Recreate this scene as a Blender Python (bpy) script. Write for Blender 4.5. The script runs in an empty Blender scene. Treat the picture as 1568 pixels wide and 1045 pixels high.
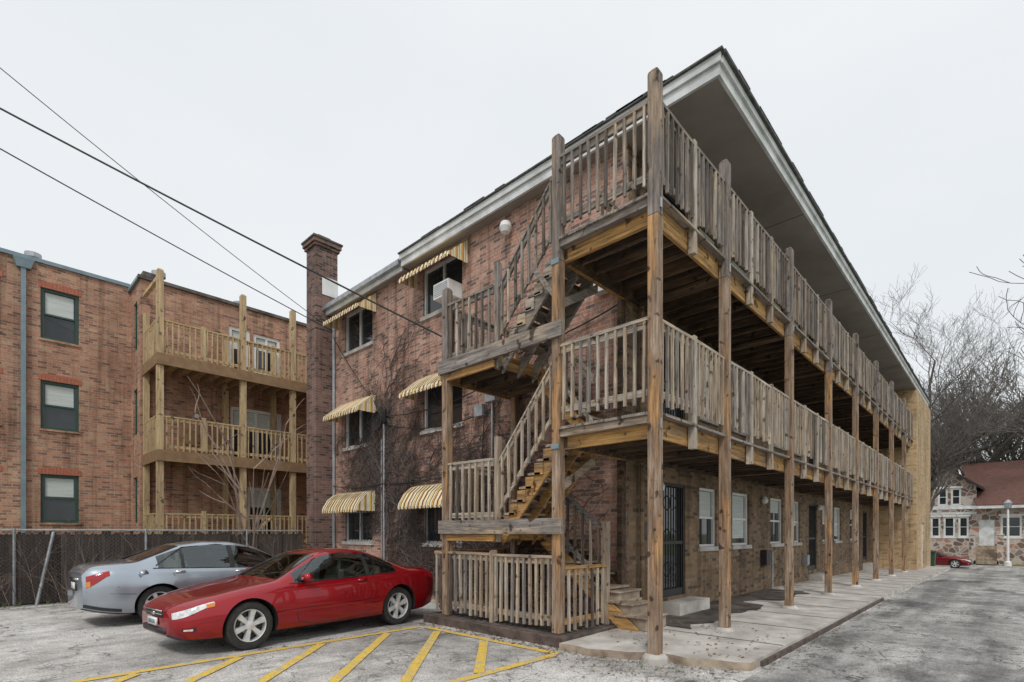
import bpy, math, random
import numpy as np
from mathutils import Vector, Matrix
random.seed(7); np.random.seed(7)
sc=bpy.context.scene
COL=sc.collection
# ------------------------------------------------------------------ materials
def newmat(name):
    m=bpy.data.materials.new(name); m.use_nodes=True
    nt=m.node_tree; b=nt.nodes['Principled BSDF']
    return m,nt,b
def N(nt,t,**kw):
    n=nt.nodes.new(t)
    for k,v in kw.items():
        if k in n.inputs: n.inputs[k].default_value=v
        else: setattr(n,k,v)
    return n
def L(nt,a,b): nt.links.new(a,b)
def c4(c): return (c[0],c[1],c[2],1)
def coords(nt,obj=False,scale=(1,1,1)):
    if obj: o=N(nt,'ShaderNodeTexCoord').outputs['Object']
    else: o=N(nt,'ShaderNodeNewGeometry').outputs['Position']
    m=N(nt,'ShaderNodeVectorMath',operation='MULTIPLY'); L(nt,o,m.inputs[0]); m.inputs[1].default_value=scale
    return m.outputs[0]
def ramp(nt,fac,stops):
    r=nt.nodes.new('ShaderNodeValToRGB'); L(nt,fac,r.inputs[0])
    e=r.color_ramp.elements
    while len(e)<len(stops): e.new(0.5)
    for i,(p,c) in enumerate(stops):
        e[i].position=p; e[i].color=c4(c)
    return r.outputs[0]
def mixc(nt,f,a,b,mode='MIX'):
    m=nt.nodes.new('ShaderNodeMix'); m.data_type='RGBA'; m.blend_type=mode
    for s,v in ((m.inputs[0],f),(m.inputs[6],a),(m.inputs[7],b)):
        if isinstance(v,(int,float)): s.default_value=v
        elif isinstance(v,tuple): s.default_value=c4(v)
        else: L(nt,v,s)
    return m.outputs[2]
def noise(nt,vec,scale,detail=4,rough=.6):
    n=N(nt,'ShaderNodeTexNoise'); n.inputs['Scale'].default_value=scale; n.inputs['Detail'].default_value=detail; n.inputs['Roughness'].default_value=rough
    L(nt,vec,n.inputs['Vector']); return n.outputs[0]
def bump(nt,b,h,strength=.3,dist=.01):
    bp=N(nt,'ShaderNodeBump'); bp.inputs['Strength'].default_value=strength; bp.inputs['Distance'].default_value=dist
    L(nt,h,bp.inputs['Height']); L(nt,bp.outputs[0],b.inputs['Normal'])
def pmat(name,c1,c2=None,sc_=6,scale=(1,1,1),rough=.8,metal=0,coat=0,bs=.2,obj=False,lo=.35,hi=.65,detail=4):
    m,nt,b=newmat(name); b.inputs['Roughness'].default_value=rough; b.inputs['Metallic'].default_value=metal
    b.inputs['Coat Weight'].default_value=coat; b.inputs['Coat Roughness'].default_value=.04
    if c2 is None: c2=tuple(x*.8 for x in c1)
    v=coords(nt,obj,scale); n=noise(nt,v,sc_,detail)
    L(nt,ramp(nt,n,[(lo,c1),(hi,c2)]),b.inputs['Base Color'])
    if bs: bump(nt,b,n,bs)
    return m
def brick(name,c1,c2,dark,mortar,big=(.62,.6,.6),alt=None):
    m,nt,b=newmat(name); b.inputs['Roughness'].default_value=.9
    g=N(nt,'ShaderNodeNewGeometry'); s=N(nt,'ShaderNodeSeparateXYZ'); L(nt,g.outputs['Position'],s.inputs[0])
    a=N(nt,'ShaderNodeMath',operation='ADD'); L(nt,s.outputs[0],a.inputs[0]); L(nt,s.outputs[1],a.inputs[1])
    c=N(nt,'ShaderNodeCombineXYZ'); L(nt,a.outputs[0],c.inputs[0]); L(nt,s.outputs[2],c.inputs[1])
    def bt(off,c_1,c_2,mo):
        v=N(nt,'ShaderNodeVectorMath',operation='ADD'); L(nt,c.outputs[0],v.inputs[0]); v.inputs[1].default_value=(off[0]*.215*2,off[1]*.075*2,0)
        t=N(nt,'ShaderNodeTexBrick'); L(nt,v.outputs[0],t.inputs['Vector'])
        t.inputs['Scale'].default_value=1; t.inputs['Brick Width'].default_value=.215; t.inputs['Row Height'].default_value=.075
        t.inputs['Mortar Size'].default_value=.0075; t.inputs['Mortar Smooth'].default_value=.3
        t.inputs['Color1'].default_value=c4(c_1); t.inputs['Color2'].default_value=c4(c_2); t.inputs['Mortar'].default_value=c4(mo); return t
    t=bt((0,0),c1,c2,mortar)
    # same bond shifted by whole bricks gives independent per-brick selections
    t2=bt((37,20),(0,0,0),(1,1,1),(0,0,0)); t3=bt((101,58),(0,0,0),(1,1,1),(0,0,0))
    col=mixc(nt,ramp(nt,t2.outputs['Color'],[(.62,(0,0,0)),(.88,(1,1,1))]),t.outputs['Color'],dark)
    if alt: col=mixc(nt,ramp(nt,t3.outputs['Color'],[(.72,(0,0,0)),(.9,(.8,.8,.8))]),col,alt)
    inv=N(nt,'ShaderNodeMath',operation='SUBTRACT'); inv.inputs[0].default_value=1; L(nt,t.outputs['Fac'],inv.inputs[1])
    n1=noise(nt,coords(nt,False,(1,1,.6)),.8,7,.7)
    st=ramp(nt,n1,[(.33,big),(.5,(.95,.95,.95)),(.68,(1.2,1.19,1.17))])
    col=mixc(nt,1.0,col,st,'MULTIPLY')
    n3=noise(nt,coords(nt,False,(5,5,.25)),1.0,4,.6)
    col=mixc(nt,.75,col,ramp(nt,n3,[(.34,(.5,.48,.47)),(.5,(1,1,1))]),'MULTIPLY')
    n2=noise(nt,coords(nt),30,3)
    col=mixc(nt,.45,col,ramp(nt,n2,[(.3,(.35,.35,.35)),(.7,(1.4,1.4,1.4))]),'MULTIPLY')
    L(nt,col,b.inputs['Base Color']); bump(nt,b,inv.outputs[0],.35,.008)
    return m
def wood(name,cols,axis,big=.8,bs=.3,con=1):
    m,nt,b=newmat(name); b.inputs['Roughness'].default_value=.85
    s=[14,14,14]; s[axis]=.9
    grain=noise(nt,coords(nt,False,tuple(s)),2.2,6,.75)
    s2=[7,7,7]; s2[axis]=1.2
    patch=noise(nt,coords(nt,False,tuple(s2)),big,5,.65)
    ca=ramp(nt,patch,[(.34,cols[0]),(.5,cols[1]),(.66,cols[2])])
    g=ramp(nt,grain,[(.32,(.10,.085,.08)),(.43,(.68,.66,.64)),(.55,(1.05,1.04,1.02)),(.7,(1.6,1.57,1.5))])
    c=mixc(nt,.94*con,ca,g,'MULTIPLY')
    kn=noise(nt,coords(nt),7,2,.4)
    c=mixc(nt,1,c,ramp(nt,kn,[(.29,(.25,.21,.18)),(.36,(1,1,1))]),'MULTIPLY')
    L(nt,c,b.inputs['Base Color']); bump(nt,b,grain,bs,.006)
    return m
M={}
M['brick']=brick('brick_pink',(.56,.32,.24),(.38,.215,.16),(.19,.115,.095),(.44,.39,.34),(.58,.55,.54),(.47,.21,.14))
M['brickN']=brick('brick_neighbour',(.54,.275,.18),(.40,.195,.13),(.24,.13,.095),(.44,.36,.28),(.72,.68,.65),(.52,.34,.22))
M['brickT']=brick('brick_tan',(.29,.19,.11),(.22,.14,.08),(.11,.075,.05),(.21,.17,.12),(.6,.58,.55),(.33,.23,.15))  # tan brick, colour deepened to include the gallery's shadow on the wall
M['brickY']=brick('brick_yellow',(.66,.46,.25),(.56,.38,.2),(.42,.28,.14),(.5,.4,.28))
M['brickD']=brick('brick_chimney',(.28,.16,.13),(.18,.105,.085),(.08,.055,.05),(.25,.21,.18))
M['lintel']=pmat('lintel_brick',(.46,.16,.10),(.33,.11,.07),20)
grey=((.31,.28,.26),(.21,.185,.17),(.40,.325,.245))
lgt=((.54,.48,.41),(.38,.33,.28),(.55,.43,.29))
drk=((.16,.135,.12),(.11,.095,.085),(.24,.17,.12))
tan=((.50,.42,.32),(.34,.265,.195),(.29,.24,.21))
org=((.56,.33,.12),(.44,.25,.09),(.22,.155,.105))
for k,cs in (('g',grey),('t',tan),('o',org),('l',lgt),('d',drk)):
    for ax in range(3): M['w'+k+'xyz'[ax]]=wood('wood_%s_%s'%(k,'xyz'[ax]),cs,ax)
M['post']=wood('post_wood',((.50,.28,.12),(.25,.165,.11),(.40,.31,.235)),2,.8,.5)
M['posthi']=wood('post_wood_grey',((.30,.26,.24),(.18,.155,.14),(.38,.28,.195)),2,.8,.5)
M['under_shaded']=wood('wood_underside_shaded',((.05,.035,.026),(.09,.06,.04),(.19,.12,.065)),1)  # old brown wood, colour darkened further to carry the shade beneath the decks
M['ny']=wood('neighbour_wood',((.60,.45,.26),(.52,.38,.21),(.42,.30,.18)),0,con=.6)
M['nyz']=wood('neighbour_wood_v',((.60,.46,.27),(.50,.37,.21),(.40,.29,.18)),2,con=.6)
M['nd']=pmat('neighbour_wood_brown',(.22,.13,.07),(.3,.19,.1),5)
M['white']=pmat('white_paint',(.80,.80,.79),(.68,.68,.66),3,bs=0,rough=.5)
M['offwhite']=pmat('fascia_paint',(.76,.78,.79),(.48,.49,.48),2,bs=0,rough=.6,detail=8)
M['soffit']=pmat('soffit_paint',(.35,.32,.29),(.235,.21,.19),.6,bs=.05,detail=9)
M['roof']=pmat('roof_felt',(.05,.05,.05),(.12,.12,.115),8)
M['metal']=pmat('galvanised',(.45,.47,.49),(.3,.31,.33),5,rough=.45,metal=.6,bs=0)
M['chain']=pmat('rusty_chain_link',(.13,.115,.105),(.08,.07,.06),5,rough=.6,metal=.2,bs=0)
M['bluepipe']=pmat('downspout_blue',(.22,.30,.34),(.17,.23,.27),4,rough=.5,bs=0)
M['dark']=pmat('black_paint',(.018,.018,.02),(.03,.03,.03),8,rough=.5,bs=0)
M['green']=pmat('green_frame',(.02,.06,.045),(.03,.075,.06),8,rough=.5,bs=0)
M['cable']=pmat('cable_black',(.02,.02,.022),(.03,.03,.03),8,rough=.6,bs=0)
M['conc']=pmat('concrete',(.62,.59,.545),(.32,.29,.26),2.2,detail=12,rough=.9,bs=.2,lo=.32,hi=.68)
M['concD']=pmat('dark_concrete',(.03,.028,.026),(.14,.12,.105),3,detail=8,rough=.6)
M['curb']=pmat('curb_timber',(.06,.042,.035),(.14,.10,.085),6,rough=.8)
M['steps']=pmat('step_concrete',(.44,.36,.27),(.22,.16,.12),5,detail=8)
M['vine']=pmat('vine_bark',(.05,.038,.034),(.10,.075,.065),12)
M['bark']=pmat('tree_bark',(.10,.088,.08),(.17,.15,.135),9,scale=(1,1,.3))
M['barkL']=pmat('pale_bark',(.36,.27,.22),(.22,.16,.13),9,scale=(1,1,.3))
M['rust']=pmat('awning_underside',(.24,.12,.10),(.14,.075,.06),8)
M['blind']=pmat('window_blind',(.62,.66,.64),(.5,.54,.52),1.5,scale=(1,1,20),bs=0)
M['leaf']=pmat('dead_leaves',(.13,.085,.05),(.26,.18,.11),20)
M['grass']=pmat('grass',(.10,.15,.04),(.17,.18,.07),3,detail=8)
M['rroof']=pmat('brown_shingles',(.17,.08,.06),(.10,.05,.04),3,scale=(1,1,5),detail=8)
M['bin']=pmat('green_plastic',(.02,.10,.05),(.02,.08,.04),4,rough=.4,bs=0)
def glassm(name,c,r=.04):
    m,nt,b=newmat(name); b.inputs['Roughness'].default_value=r; b.inputs['Specular IOR Level'].default_value=.6
    n=noise(nt,coords(nt),.9,3)
    L(nt,ramp(nt,n,[(.35,c),(.7,tuple(x*2.2 for x in c))]),b.inputs['Base Color'])
    return m
M['glass']=glassm('window_glass',(.02,.025,.028))
def carglass():
    m,nt,b=newmat('car_glass')
    tr=N(nt,'ShaderNodeBsdfTransparent'); tr.inputs[0].default_value=(.66,.78,.73,1)
    gl=N(nt,'ShaderNodeBsdfGlossy'); gl.inputs['Roughness'].default_value=.02; gl.inputs[0].default_value=(.9,.97,1,1)
    fr=N(nt,'ShaderNodeFresnel'); fr.inputs[0].default_value=2.1
    mx=N(nt,'ShaderNodeMixShader'); L(nt,fr.outputs[0],mx.inputs[0]); L(nt,tr.outputs[0],mx.inputs[1]); L(nt,gl.outputs[0],mx.inputs[2])
    out=[n for n in nt.nodes if n.type=='OUTPUT_MATERIAL'][0]; L(nt,mx.outputs[0],out.inputs[0]); return m
M['cglass']=carglass()
M['seat']=pmat('seat_cloth',(.46,.42,.36),(.34,.3,.26),12,obj=True)
def awning():
    m,nt,b=newmat('awning_stripes'); b.inputs['Roughness'].default_value=.5
    g=N(nt,'ShaderNodeNewGeometry'); s=N(nt,'ShaderNodeSeparateXYZ'); L(nt,g.outputs['Position'],s.inputs[0])
    # end panels (facing along the wall) take their stripes from depth instead
    sn=N(nt,'ShaderNodeSeparateXYZ'); L(nt,g.outputs['True Normal'],sn.inputs[0])
    ab=N(nt,'ShaderNodeMath',operation='ABSOLUTE'); L(nt,sn.outputs[1],ab.inputs[0]); gt=N(nt,'ShaderNodeMath',operation='GREATER_THAN'); L(nt,ab.outputs[0],gt.inputs[0]); gt.inputs[1].default_value=.8
    mx=N(nt,'ShaderNodeMix'); L(nt,gt.outputs[0],mx.inputs[0]); L(nt,s.outputs[1],mx.inputs[2]); L(nt,s.outputs[0],mx.inputs[3])
    a=N(nt,'ShaderNodeMath',operation='MULTIPLY'); L(nt,mx.outputs[0],a.inputs[0]); a.inputs[1].default_value=5.6
    fr=N(nt,'ShaderNodeMath',operation='FRACT'); L(nt,a.outputs[0],fr.inputs[0])
    c=ramp(nt,fr.outputs[0],[(.0,(.86,.79,.58)),(.40,(.86,.79,.58)),(.44,(.80,.56,.17)),(.66,(.80,.56,.17)),(.70,(.50,.17,.11)),(.82,(.50,.17,.11)),(.86,(.86,.79,.58))])
    n=noise(nt,coords(nt),4,5)
    L(nt,mixc(nt,.6,c,ramp(nt,n,[(.3,(.66,.64,.6)),(.5,(1,1,1))]),'MULTIPLY'),b.inputs['Base Color'])
    return m
M['awn']=awning()
def pavement(name,light,mid,darkc,crack=.5,pat=.25,stain=.42,track=0):
    m,nt,b=newmat(name)
    p=coords(nt)
    big=noise(nt,p,pat,8,.72); med=noise(nt,p,2.3,9,.78); fine=noise(nt,p,60,3,.7)
    c=ramp(nt,big,[(.36,darkc),(.45,mid),(.52,light),(.62,tuple(x*1.12 for x in light))])
    c=mixc(nt,.9,c,ramp(nt,med,[(.32,(.28,.27,.26)),(.46,(.92,.92,.92)),(.70,(1.3,1.29,1.27))]),'MULTIPLY')
    c=mixc(nt,.9,c,ramp(nt,fine,[(.28,(.25,.25,.25)),(.5,(1,1,1)),(.75,(1.7,1.7,1.7))]),'MULTIPLY')
    stn=noise(nt,coords(nt,False,(.45,1.1,1)),.7,8,.7)
    stm=ramp(nt,stn,[(stain-.09,(.32,.31,.31)),(stain-.035,(.58,.57,.57)),(stain+.03,(1,1,1))])
    c=mixc(nt,1,c,stm,'MULTIPLY')
    if track:
        tr=noise(nt,coords(nt,False,(.06,1.1,1)),1.0,5,.6)
        c=mixc(nt,track,c,ramp(nt,tr,[(.38,(.5,.5,.5)),(.52,(1,1,1)),(.66,(1.25,1.25,1.24))]),'MULTIPLY')
    d=N(nt,'ShaderNodeTexNoise'); d.inputs['Scale'].default_value=1.4; d.inputs['Detail'].default_value=8; L(nt,p,d.inputs['Vector'])
    dm=N(nt,'ShaderNodeVectorMath',operation='SCALE'); L(nt,d.outputs['Color'],dm.inputs[0]); dm.inputs['Scale'].default_value=2.0
    ad=N(nt,'ShaderNodeVectorMath',operation='ADD'); L(nt,p,ad.inputs[0]); L(nt,dm.outputs[0],ad.inputs[1])
    for scl,w,st in ((.33,.0075,.95),(1.2,.02,crack)):
        v=N(nt,'ShaderNodeTexVoronoi',feature='DISTANCE_TO_EDGE'); v.inputs['Scale'].default_value=scl; L(nt,ad.outputs[0],v.inputs['Vector'])
        msk=ramp(nt,v.outputs['Distance'],[(0,(1,1,1)),(w*.4,(1,1,1)),(w,(0,0,0))])
        mm=N(nt,'ShaderNodeMath',operation='MULTIPLY'); L(nt,msk,mm.inputs[0]); L(nt,ramp(nt,noise(nt,p,.6 if scl<1 else .4,3),[(.43,(0,0,0)),(.54,(st,st,st))]),mm.inputs[1])
        c=mixc(nt,mm.outputs[0],c,(.07,.065,.06))
    L(nt,c,b.inputs['Base Color']); bump(nt,b,fine,.5,.006)
    rg=N(nt,'ShaderNodeMath',operation='MULTIPLY_ADD'); L(nt,stm,rg.inputs[0]); rg.inputs[1].default_value=.5; rg.inputs[2].default_value=.42; L(nt,rg.outputs[0],b.inputs['Roughness'])
    return m
M['pave']=pavement('worn_asphalt',(.56,.54,.515),(.43,.41,.39),(.25,.24,.225),.7,.25,.43)
M['drive']=pavement('driveway_asphalt',(.42,.41,.395),(.32,.31,.30),(.17,.165,.16),.9,.4,.46,.8)
def yellow():
    m,nt,b=newmat('yellow_paint'); b.inputs['Roughness'].default_value=.8
    p=coords(nt); n=noise(nt,p,8,9,.8); f=noise(nt,p,60,3)
    c=ramp(nt,n,[(.43,(.44,.42,.39)),(.48,(.72,.48,.07)),(.65,(.84,.59,.09))])
    c=mixc(nt,.6,c,ramp(nt,f,[(.3,(.45,.45,.45)),(.6,(1.1,1.1,1.1))]),'MULTIPLY')
    L(nt,c,b.inputs['Base Color']); return m
M['yel']=yellow()
def cobble():
    m,nt,b=newmat('fieldstone'); p=coords(nt)
    v=N(nt,'ShaderNodeTexVoronoi'); v.inputs['Scale'].default_value=2.4; L(nt,p,v.inputs['Vector'])
    e=N(nt,'ShaderNodeTexVoronoi',feature='DISTANCE_TO_EDGE'); e.inputs['Scale'].default_value=2.4; L(nt,p,e.inputs['Vector'])
    s=N(nt,'ShaderNodeSeparateColor'); L(nt,v.outputs['Color'],s.inputs[0])
    c=ramp(nt,s.outputs[0],[(0,(.10,.08,.07)),(.3,(.40,.2,.14)),(.6,(.52,.43,.36)),(.9,(.16,.10,.085))])
    c=mixc(nt,ramp(nt,e.outputs['Distance'],[(.03,(1,1,1)),(.09,(0,0,0))]),c,(.5,.48,.44))
    L(nt,c,b.inputs['Base Color']); return m
M['cobble']=cobble()
def paint(name,c,metal,r=.3,coat=1.):
    m,nt,b=newmat(name); b.inputs['Roughness'].default_value=r; b.inputs['Metallic'].default_value=metal
    b.inputs['Coat Weight'].default_value=coat; b.inputs['Coat Roughness'].default_value=.02
    n=noise(nt,coords(nt,True,(1,1,1)),3,5)
    g=N(nt,'ShaderNodeNewGeometry'); s=N(nt,'ShaderNodeSeparateXYZ'); L(nt,g.outputs['Position'],s.inputs[0])
    cc=ramp(nt,n,[(.3,c),(.7,tuple(x*.9 for x in c))])
    dirt=ramp(nt,s.outputs[2],[(.15,(.5,.45,.42)),(.42,(1,1,1))])
    L(nt,mixc(nt,1.,cc,dirt,'MULTIPLY'),b.inputs['Base Color']); return m
M['red']=paint('red_car_paint',(.36,.002,.010),.45,.28,.8); M['silver']=paint('silver_car_paint',(.44,.49,.55),.75,.3)
M['tire']=pmat('tyre_rubber',(.02,.02,.02),(.04,.038,.035),20,rough=.8,obj=True)
M['rim']=pmat('alloy',(.75,.75,.75),(.6,.6,.6),10,rough=.35,metal=.4,bs=0,obj=True)
M['lamp']=pmat('headlamp',(.82,.82,.82),(.45,.45,.47),14,rough=.1,coat=1,bs=0,obj=True)
M['tail']=pmat('tail_lamp',(.42,.005,.01),(.28,.005,.01),14,rough=.15,coat=.6,bs=0,obj=True)
M['amber']=pmat('amber_lamp',(.7,.22,.02),(.6,.18,.02),14,rough=.15,coat=1,bs=0,obj=True)
M['chrome']=pmat('chrome',(.75,.75,.75),(.7,.7,.7),10,rough=.12,metal=1,bs=0,obj=True)

# ------------------------------------------------------------------ builder
def empty(name,loc=(0,0,0),rot=0):
    e=bpy.data.objects.new(name,None); COL.objects.link(e); e.location=loc; e.rotation_euler=(0,0,rot); e.empty_display_size=.2
    return e
class MB:
    def __init__(s): s.v=[];s.f=[];s.m=[];s.ml=[]
    def mi(s,m):
        if m not in s.ml: s.ml.append(m)
        return s.ml.index(m)
    def face(s,pts,m):
        n=len(s.v); s.v+= [tuple(p) for p in pts]; s.f.append(tuple(range(n,n+len(pts)))); s.m.append(s.mi(m))
    def hexa(s,P,m):
        n=len(s.v); s.v+=[tuple(p) for p in P]; k=s.mi(m)
        for f in ((0,3,2,1),(4,5,6,7),(0,1,5,4),(1,2,6,5),(2,3,7,6),(3,0,4,7)):
            s.f.append(tuple(n+i for i in f)); s.m.append(k)
    def box(s,x0,x1,y0,y1,z0,z1,m):
        if x0>x1:x0,x1=x1,x0
        if y0>y1:y0,y1=y1,y0
        if z0>z1:z0,z1=z1,z0
        s.hexa([(x0,y0,z0),(x1,y0,z0),(x1,y1,z0),(x0,y1,z0),(x0,y0,z1),(x1,y0,z1),(x1,y1,z1),(x0,y1,z1)],m)
    def cbox(s,c,d,m): s.box(c[0]-d[0]/2,c[0]+d[0]/2,c[1]-d[1]/2,c[1]+d[1]/2,c[2]-d[2]/2,c[2]+d[2]/2,m)
    def beam(s,a,b,w,h,m):
        a=Vector(a);b=Vector(b); d=b-a; hd=Vector((d.x,d.y,0))
        if hd.length<1e-6: s.box(a.x-w/2,a.x+w/2,a.y-h/2,a.y+h/2,a.z,b.z,m); return
        n=Vector((-hd.y,hd.x,0)).normalized()*w/2; u=Vector((0,0,h/2))
        s.hexa([a-n-u,b-n-u,b+n-u,a+n-u,a-n+u,b-n+u,b+n+u,a+n+u],m)
    def tube(s,pts,rad,n,m,cap=False):
        pts=[Vector(p) for p in pts]; k=s.mi(m); base=len(s.v)
        if not hasattr(rad,'__len__'): rad=[rad]*len(pts)
        for i,p in enumerate(pts):
            d=(pts[min(i+1,len(pts)-1)]-pts[max(i-1,0)]).normalized()
            r=Vector((0,0,1)) if abs(d.z)<.9 else Vector((1,0,0))
            a=d.cross(r).normalized(); b=d.cross(a)
            for j in range(n):
                t=2*math.pi*j/n; s.v.append(tuple(p+(a*math.cos(t)+b*math.sin(t))*rad[i]))
        for i in range(len(pts)-1):
            for j in range(n):
                s.f.append((base+i*n+j,base+i*n+(j+1)%n,base+(i+1)*n+(j+1)%n,base+(i+1)*n+j)); s.m.append(k)
        if cap:
            s.f.append(tuple(base+j for j in range(n))); s.m.append(k)
            e=base+(len(pts)-1)*n; s.f.append(tuple(e+j for j in range(n))); s.m.append(k)
    def lathe(s,c,axis,prof,n,m):
        ax=Vector(axis).normalized(); r=Vector((0,0,1)) if abs(ax.z)<.9 else Vector((1,0,0)); a=ax.cross(r).normalized(); b=ax.cross(a)
        base=len(s.v); k=s.mi(m); c=Vector(c)
        for (rr,o) in prof:
            for j in range(n):
                t=2*math.pi*j/n; s.v.append(tuple(c+ax*o+(a*math.cos(t)+b*math.sin(t))*rr))
        for i in range(len(prof)-1):
            for j in range(n):
                s.f.append((base+i*n+j,base+i*n+(j+1)%n,base+(i+1)*n+(j+1)%n,base+(i+1)*n+j)); s.m.append(k)
    def build(s,name,parent=None,smooth=False,bevel=0):
        me=bpy.data.meshes.new(name); me.from_pydata(s.v,[],s.f)
        for k in s.ml: me.materials.append(M[k])
        me.polygons.foreach_set('material_index',s.m)
        if smooth: me.polygons.foreach_set('use_smooth',[True]*len(s.f))
        me.update()
        o=bpy.data.objects.new(name,me); COL.objects.link(o)
        if parent: o.parent=parent
        if bevel:
            b=o.modifiers.new('bevel','BEVEL'); b.width=bevel; b.segments=1; b.limit_method='ANGLE'
        return o
def gz(u): return float(np.interp(u,[-500,15,35,43,500],[0,0,-.26,-1.05,-1.05]))
def sheet(name,u0,u1,v0,v1,dz,m):
    us=sorted(set([u0,u1]+[b for b in (15,35,43) if u0<b<u1])); mb=MB()
    for a,b in zip(us[:-1],us[1:]):
        mb.face([(a,v0,gz(a)+dz),(b,v0,gz(b)+dz),(b,v1,gz(b)+dz),(a,v1,gz(a)+dz)],m)
    return mb.build(name)
# ------------------------------------------------------------------ ground
sheet('ground',-400,900,-500,500,-.012,'grass')
sheet('parking_lot_pavement',-60,39,2.08,15.9,-.004,'pave')
sheet('driveway',-60,43,-9,2.08,-.004,'drive')
sheet('street_pavement',43,54,-150,150,.004,'drive')
sheet('sidewalk',39.2,41.2,-150,150,.006,'conc')
sheet('sidewalk',55.2,56.8,-150,150,.006,'conc')
mb=MB(); mb.box(54,54.2,-150,150,-1.3,-.92,'conc'); mb.build('street_kerb')
# gallery walk slab
mb=MB(); us=[6.5,15,35,38.5]
for a,b in zip(us[:-1],us[1:]):
    mb.hexa([(a,2.15,-.9),(b,2.15,-.9),(b,4.7,-.9),(a,4.7,-.9),(a,2.15,gz(a)+.1),(b,2.15,gz(b)+.1),(b,4.7,gz(b)+.1),(a,4.7,gz(a)+.1)],'conc')
edge=[(5.62,4.44),(5.66,4.2),(5.60,3.95),(5.74,3.7),(5.82,3.45),(6.0,3.28),(6.05,3.0),(6.02,2.8),(6.16,2.55),(6.2,2.3),(6.3,2.15)]
for (a,b) in zip(edge[:-1],edge[1:]):
    mb.face([(a[0],a[1],-.1),(b[0],b[1],-.1),(b[0],b[1],.092),(a[0],a[1],.092)],'steps')
mb.face([(e[0],e[1],.092) for e in edge]+[(6.499,2.15,.098),(6.499,4.44,.098)],'conc'); mb.face([(6.3,2.15,-.1),(6.499,2.15,-.1),(6.499,2.15,.098),(6.3,2.15,.092)],'steps')
u=7.5
while u<34: mb.box(u,u+.02,2.16,4.6,gz(u)+.098,gz(u)+.105,'concD'); u+=1.5
# dark wet strip against the wall with a ragged outer edge
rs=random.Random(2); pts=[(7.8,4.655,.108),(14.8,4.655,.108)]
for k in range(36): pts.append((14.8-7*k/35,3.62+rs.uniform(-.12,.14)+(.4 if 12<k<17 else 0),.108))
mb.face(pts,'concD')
mb.box(6.6,15,2.11,2.148,-.1,.06,'curb')
mb.box(8.85,10.15,4.25,4.65,.09,.32,'conc')
for u0 in (18.8,27.5): mb.box(u0,u0+1.2,4.25,4.65,-.1,.25,'conc')
mb.build('concrete_walkway')
# yellow markings
mb=MB(); w=.062
def stripe(a,b):
    a=Vector((a[0],a[1],0));b=Vector((b[0],b[1],0));n=(b-a).normalized(); n=Vector((-n.y,n.x,0))*w
    mb.face([p+Vector((0,0,.004)) for p in (a-n,b-n,b+n,a+n)],'yel')
for c in (.31,1.41,2.5,3.6,4.7,5.8):
    v1=min(7.2,5.35+c); stripe((4.36-c,4.36),(v1-c-.03,v1-.05))
stripe((5.42,4.3),(5.42,7.14)); stripe((5.36,4.3),(3.2,4.3)); stripe((5.36,7.25),(-3,7.25))
o=mb.build('parking_lot_markings'); 
for i,p in enumerate(o.data.polygons):
    if i<6:
        for vi in p.vertices: o.data.vertices[vi].co.z+=.003
# leaves & gravel litter
mb=MB()
def litter(n,u0,u1,v0,v1,z,s0=.012,s1=.035,m='leaf'):
    for i in range(n):
        c=Vector((random.uniform(u0,u1),random.uniform(v0,v1),z+random.uniform(.003,.02))); s=random.uniform(s0,s1); a=random.random()*6.3
        p=[c+Vector((math.cos(a+k)*s,math.sin(a+k)*s*.7,random.uniform(-.5,.5)*s*.6)) for k in (0,1.7,3.1,4.6)]
        mb.face(p,m)
litter(420,5.0,6.2,2.2,4.5,.0,.008,.025); litter(220,5.45,5.72,4.3,7.6,0); litter(500,-6,7,14.8,15.7,0); litter(350,6.3,25,1.95,2.11,0,.01,.025); litter(160,6.2,8.5,2.3,4.5,.1); litter(200,-2,6,-1,4.2,0,.006,.018); litter(260,2,14,-3,2,0,.006,.02); litter(160,5.86,7.7,4.5,7.6,.15); litter(200,8,20,4.2,4.6,.1)
mb.build('leaf_litter')
mb=MB()
def tuft(u,v,z,h=.08,n=12):
    for i in range(n):
        a=random.random()*6.28; r=random.uniform(0,.05); x,y=u+r*math.cos(a),v+r*math.sin(a); hh=h*random.uniform(.5,1.2); t=random.uniform(-.5,.5)
        mb.face([(x-.004,y,z),(x+.004,y,z),(x+hh*t,y+hh*random.uniform(-.5,.5),z+hh)],'grass')
for i in range(70): tuft(random.uniform(-6,7),15.5+random.uniform(0,.15),0,.14)
for i in range(60): u=random.uniform(6.3,30); tuft(u,2.08,gz(u),.05)
for i in range(16): tuft(random.uniform(5.5,6.0),random.uniform(2.6,4.4),0,.06)
mb.build('grass_tufts')

# ------------------------------------------------------------------ walls with openings
def wall(mb,pl,pos,a0,a1,z0,z1,holes,m,depth=.12,sgn=1):
    A=sorted(set([a0,a1]+[h[0] for h in holes]+[h[1] for h in holes])); Z=sorted(set([z0,z1]+[h[2] for h in holes]+[h[3] for h in holes]))
    def P(a,z,d=0): return (pos+d,a,z) if pl=='U' else (a,pos+d,z)
    for i in range(len(A)-1):
        for j in range(len(Z)-1):
            ca=(A[i]+A[i+1])/2; cz=(Z[j]+Z[j+1])/2
            if any(h[0]<ca<h[1] and h[2]<cz<h[3] for h in holes): continue
            mb.face([P(A[i],Z[j]),P(A[i+1],Z[j]),P(A[i+1],Z[j+1]),P(A[i],Z[j+1])],m)
    for h in holes:
        c=[(h[0],h[2]),(h[1],h[2]),(h[1],h[3]),(h[0],h[3])]
        for k in range(4):
            q,r=c[k],c[(k+1)%4]; mb.face([P(*q),P(*r),P(*r,depth),P(*q,depth)],m)
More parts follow.
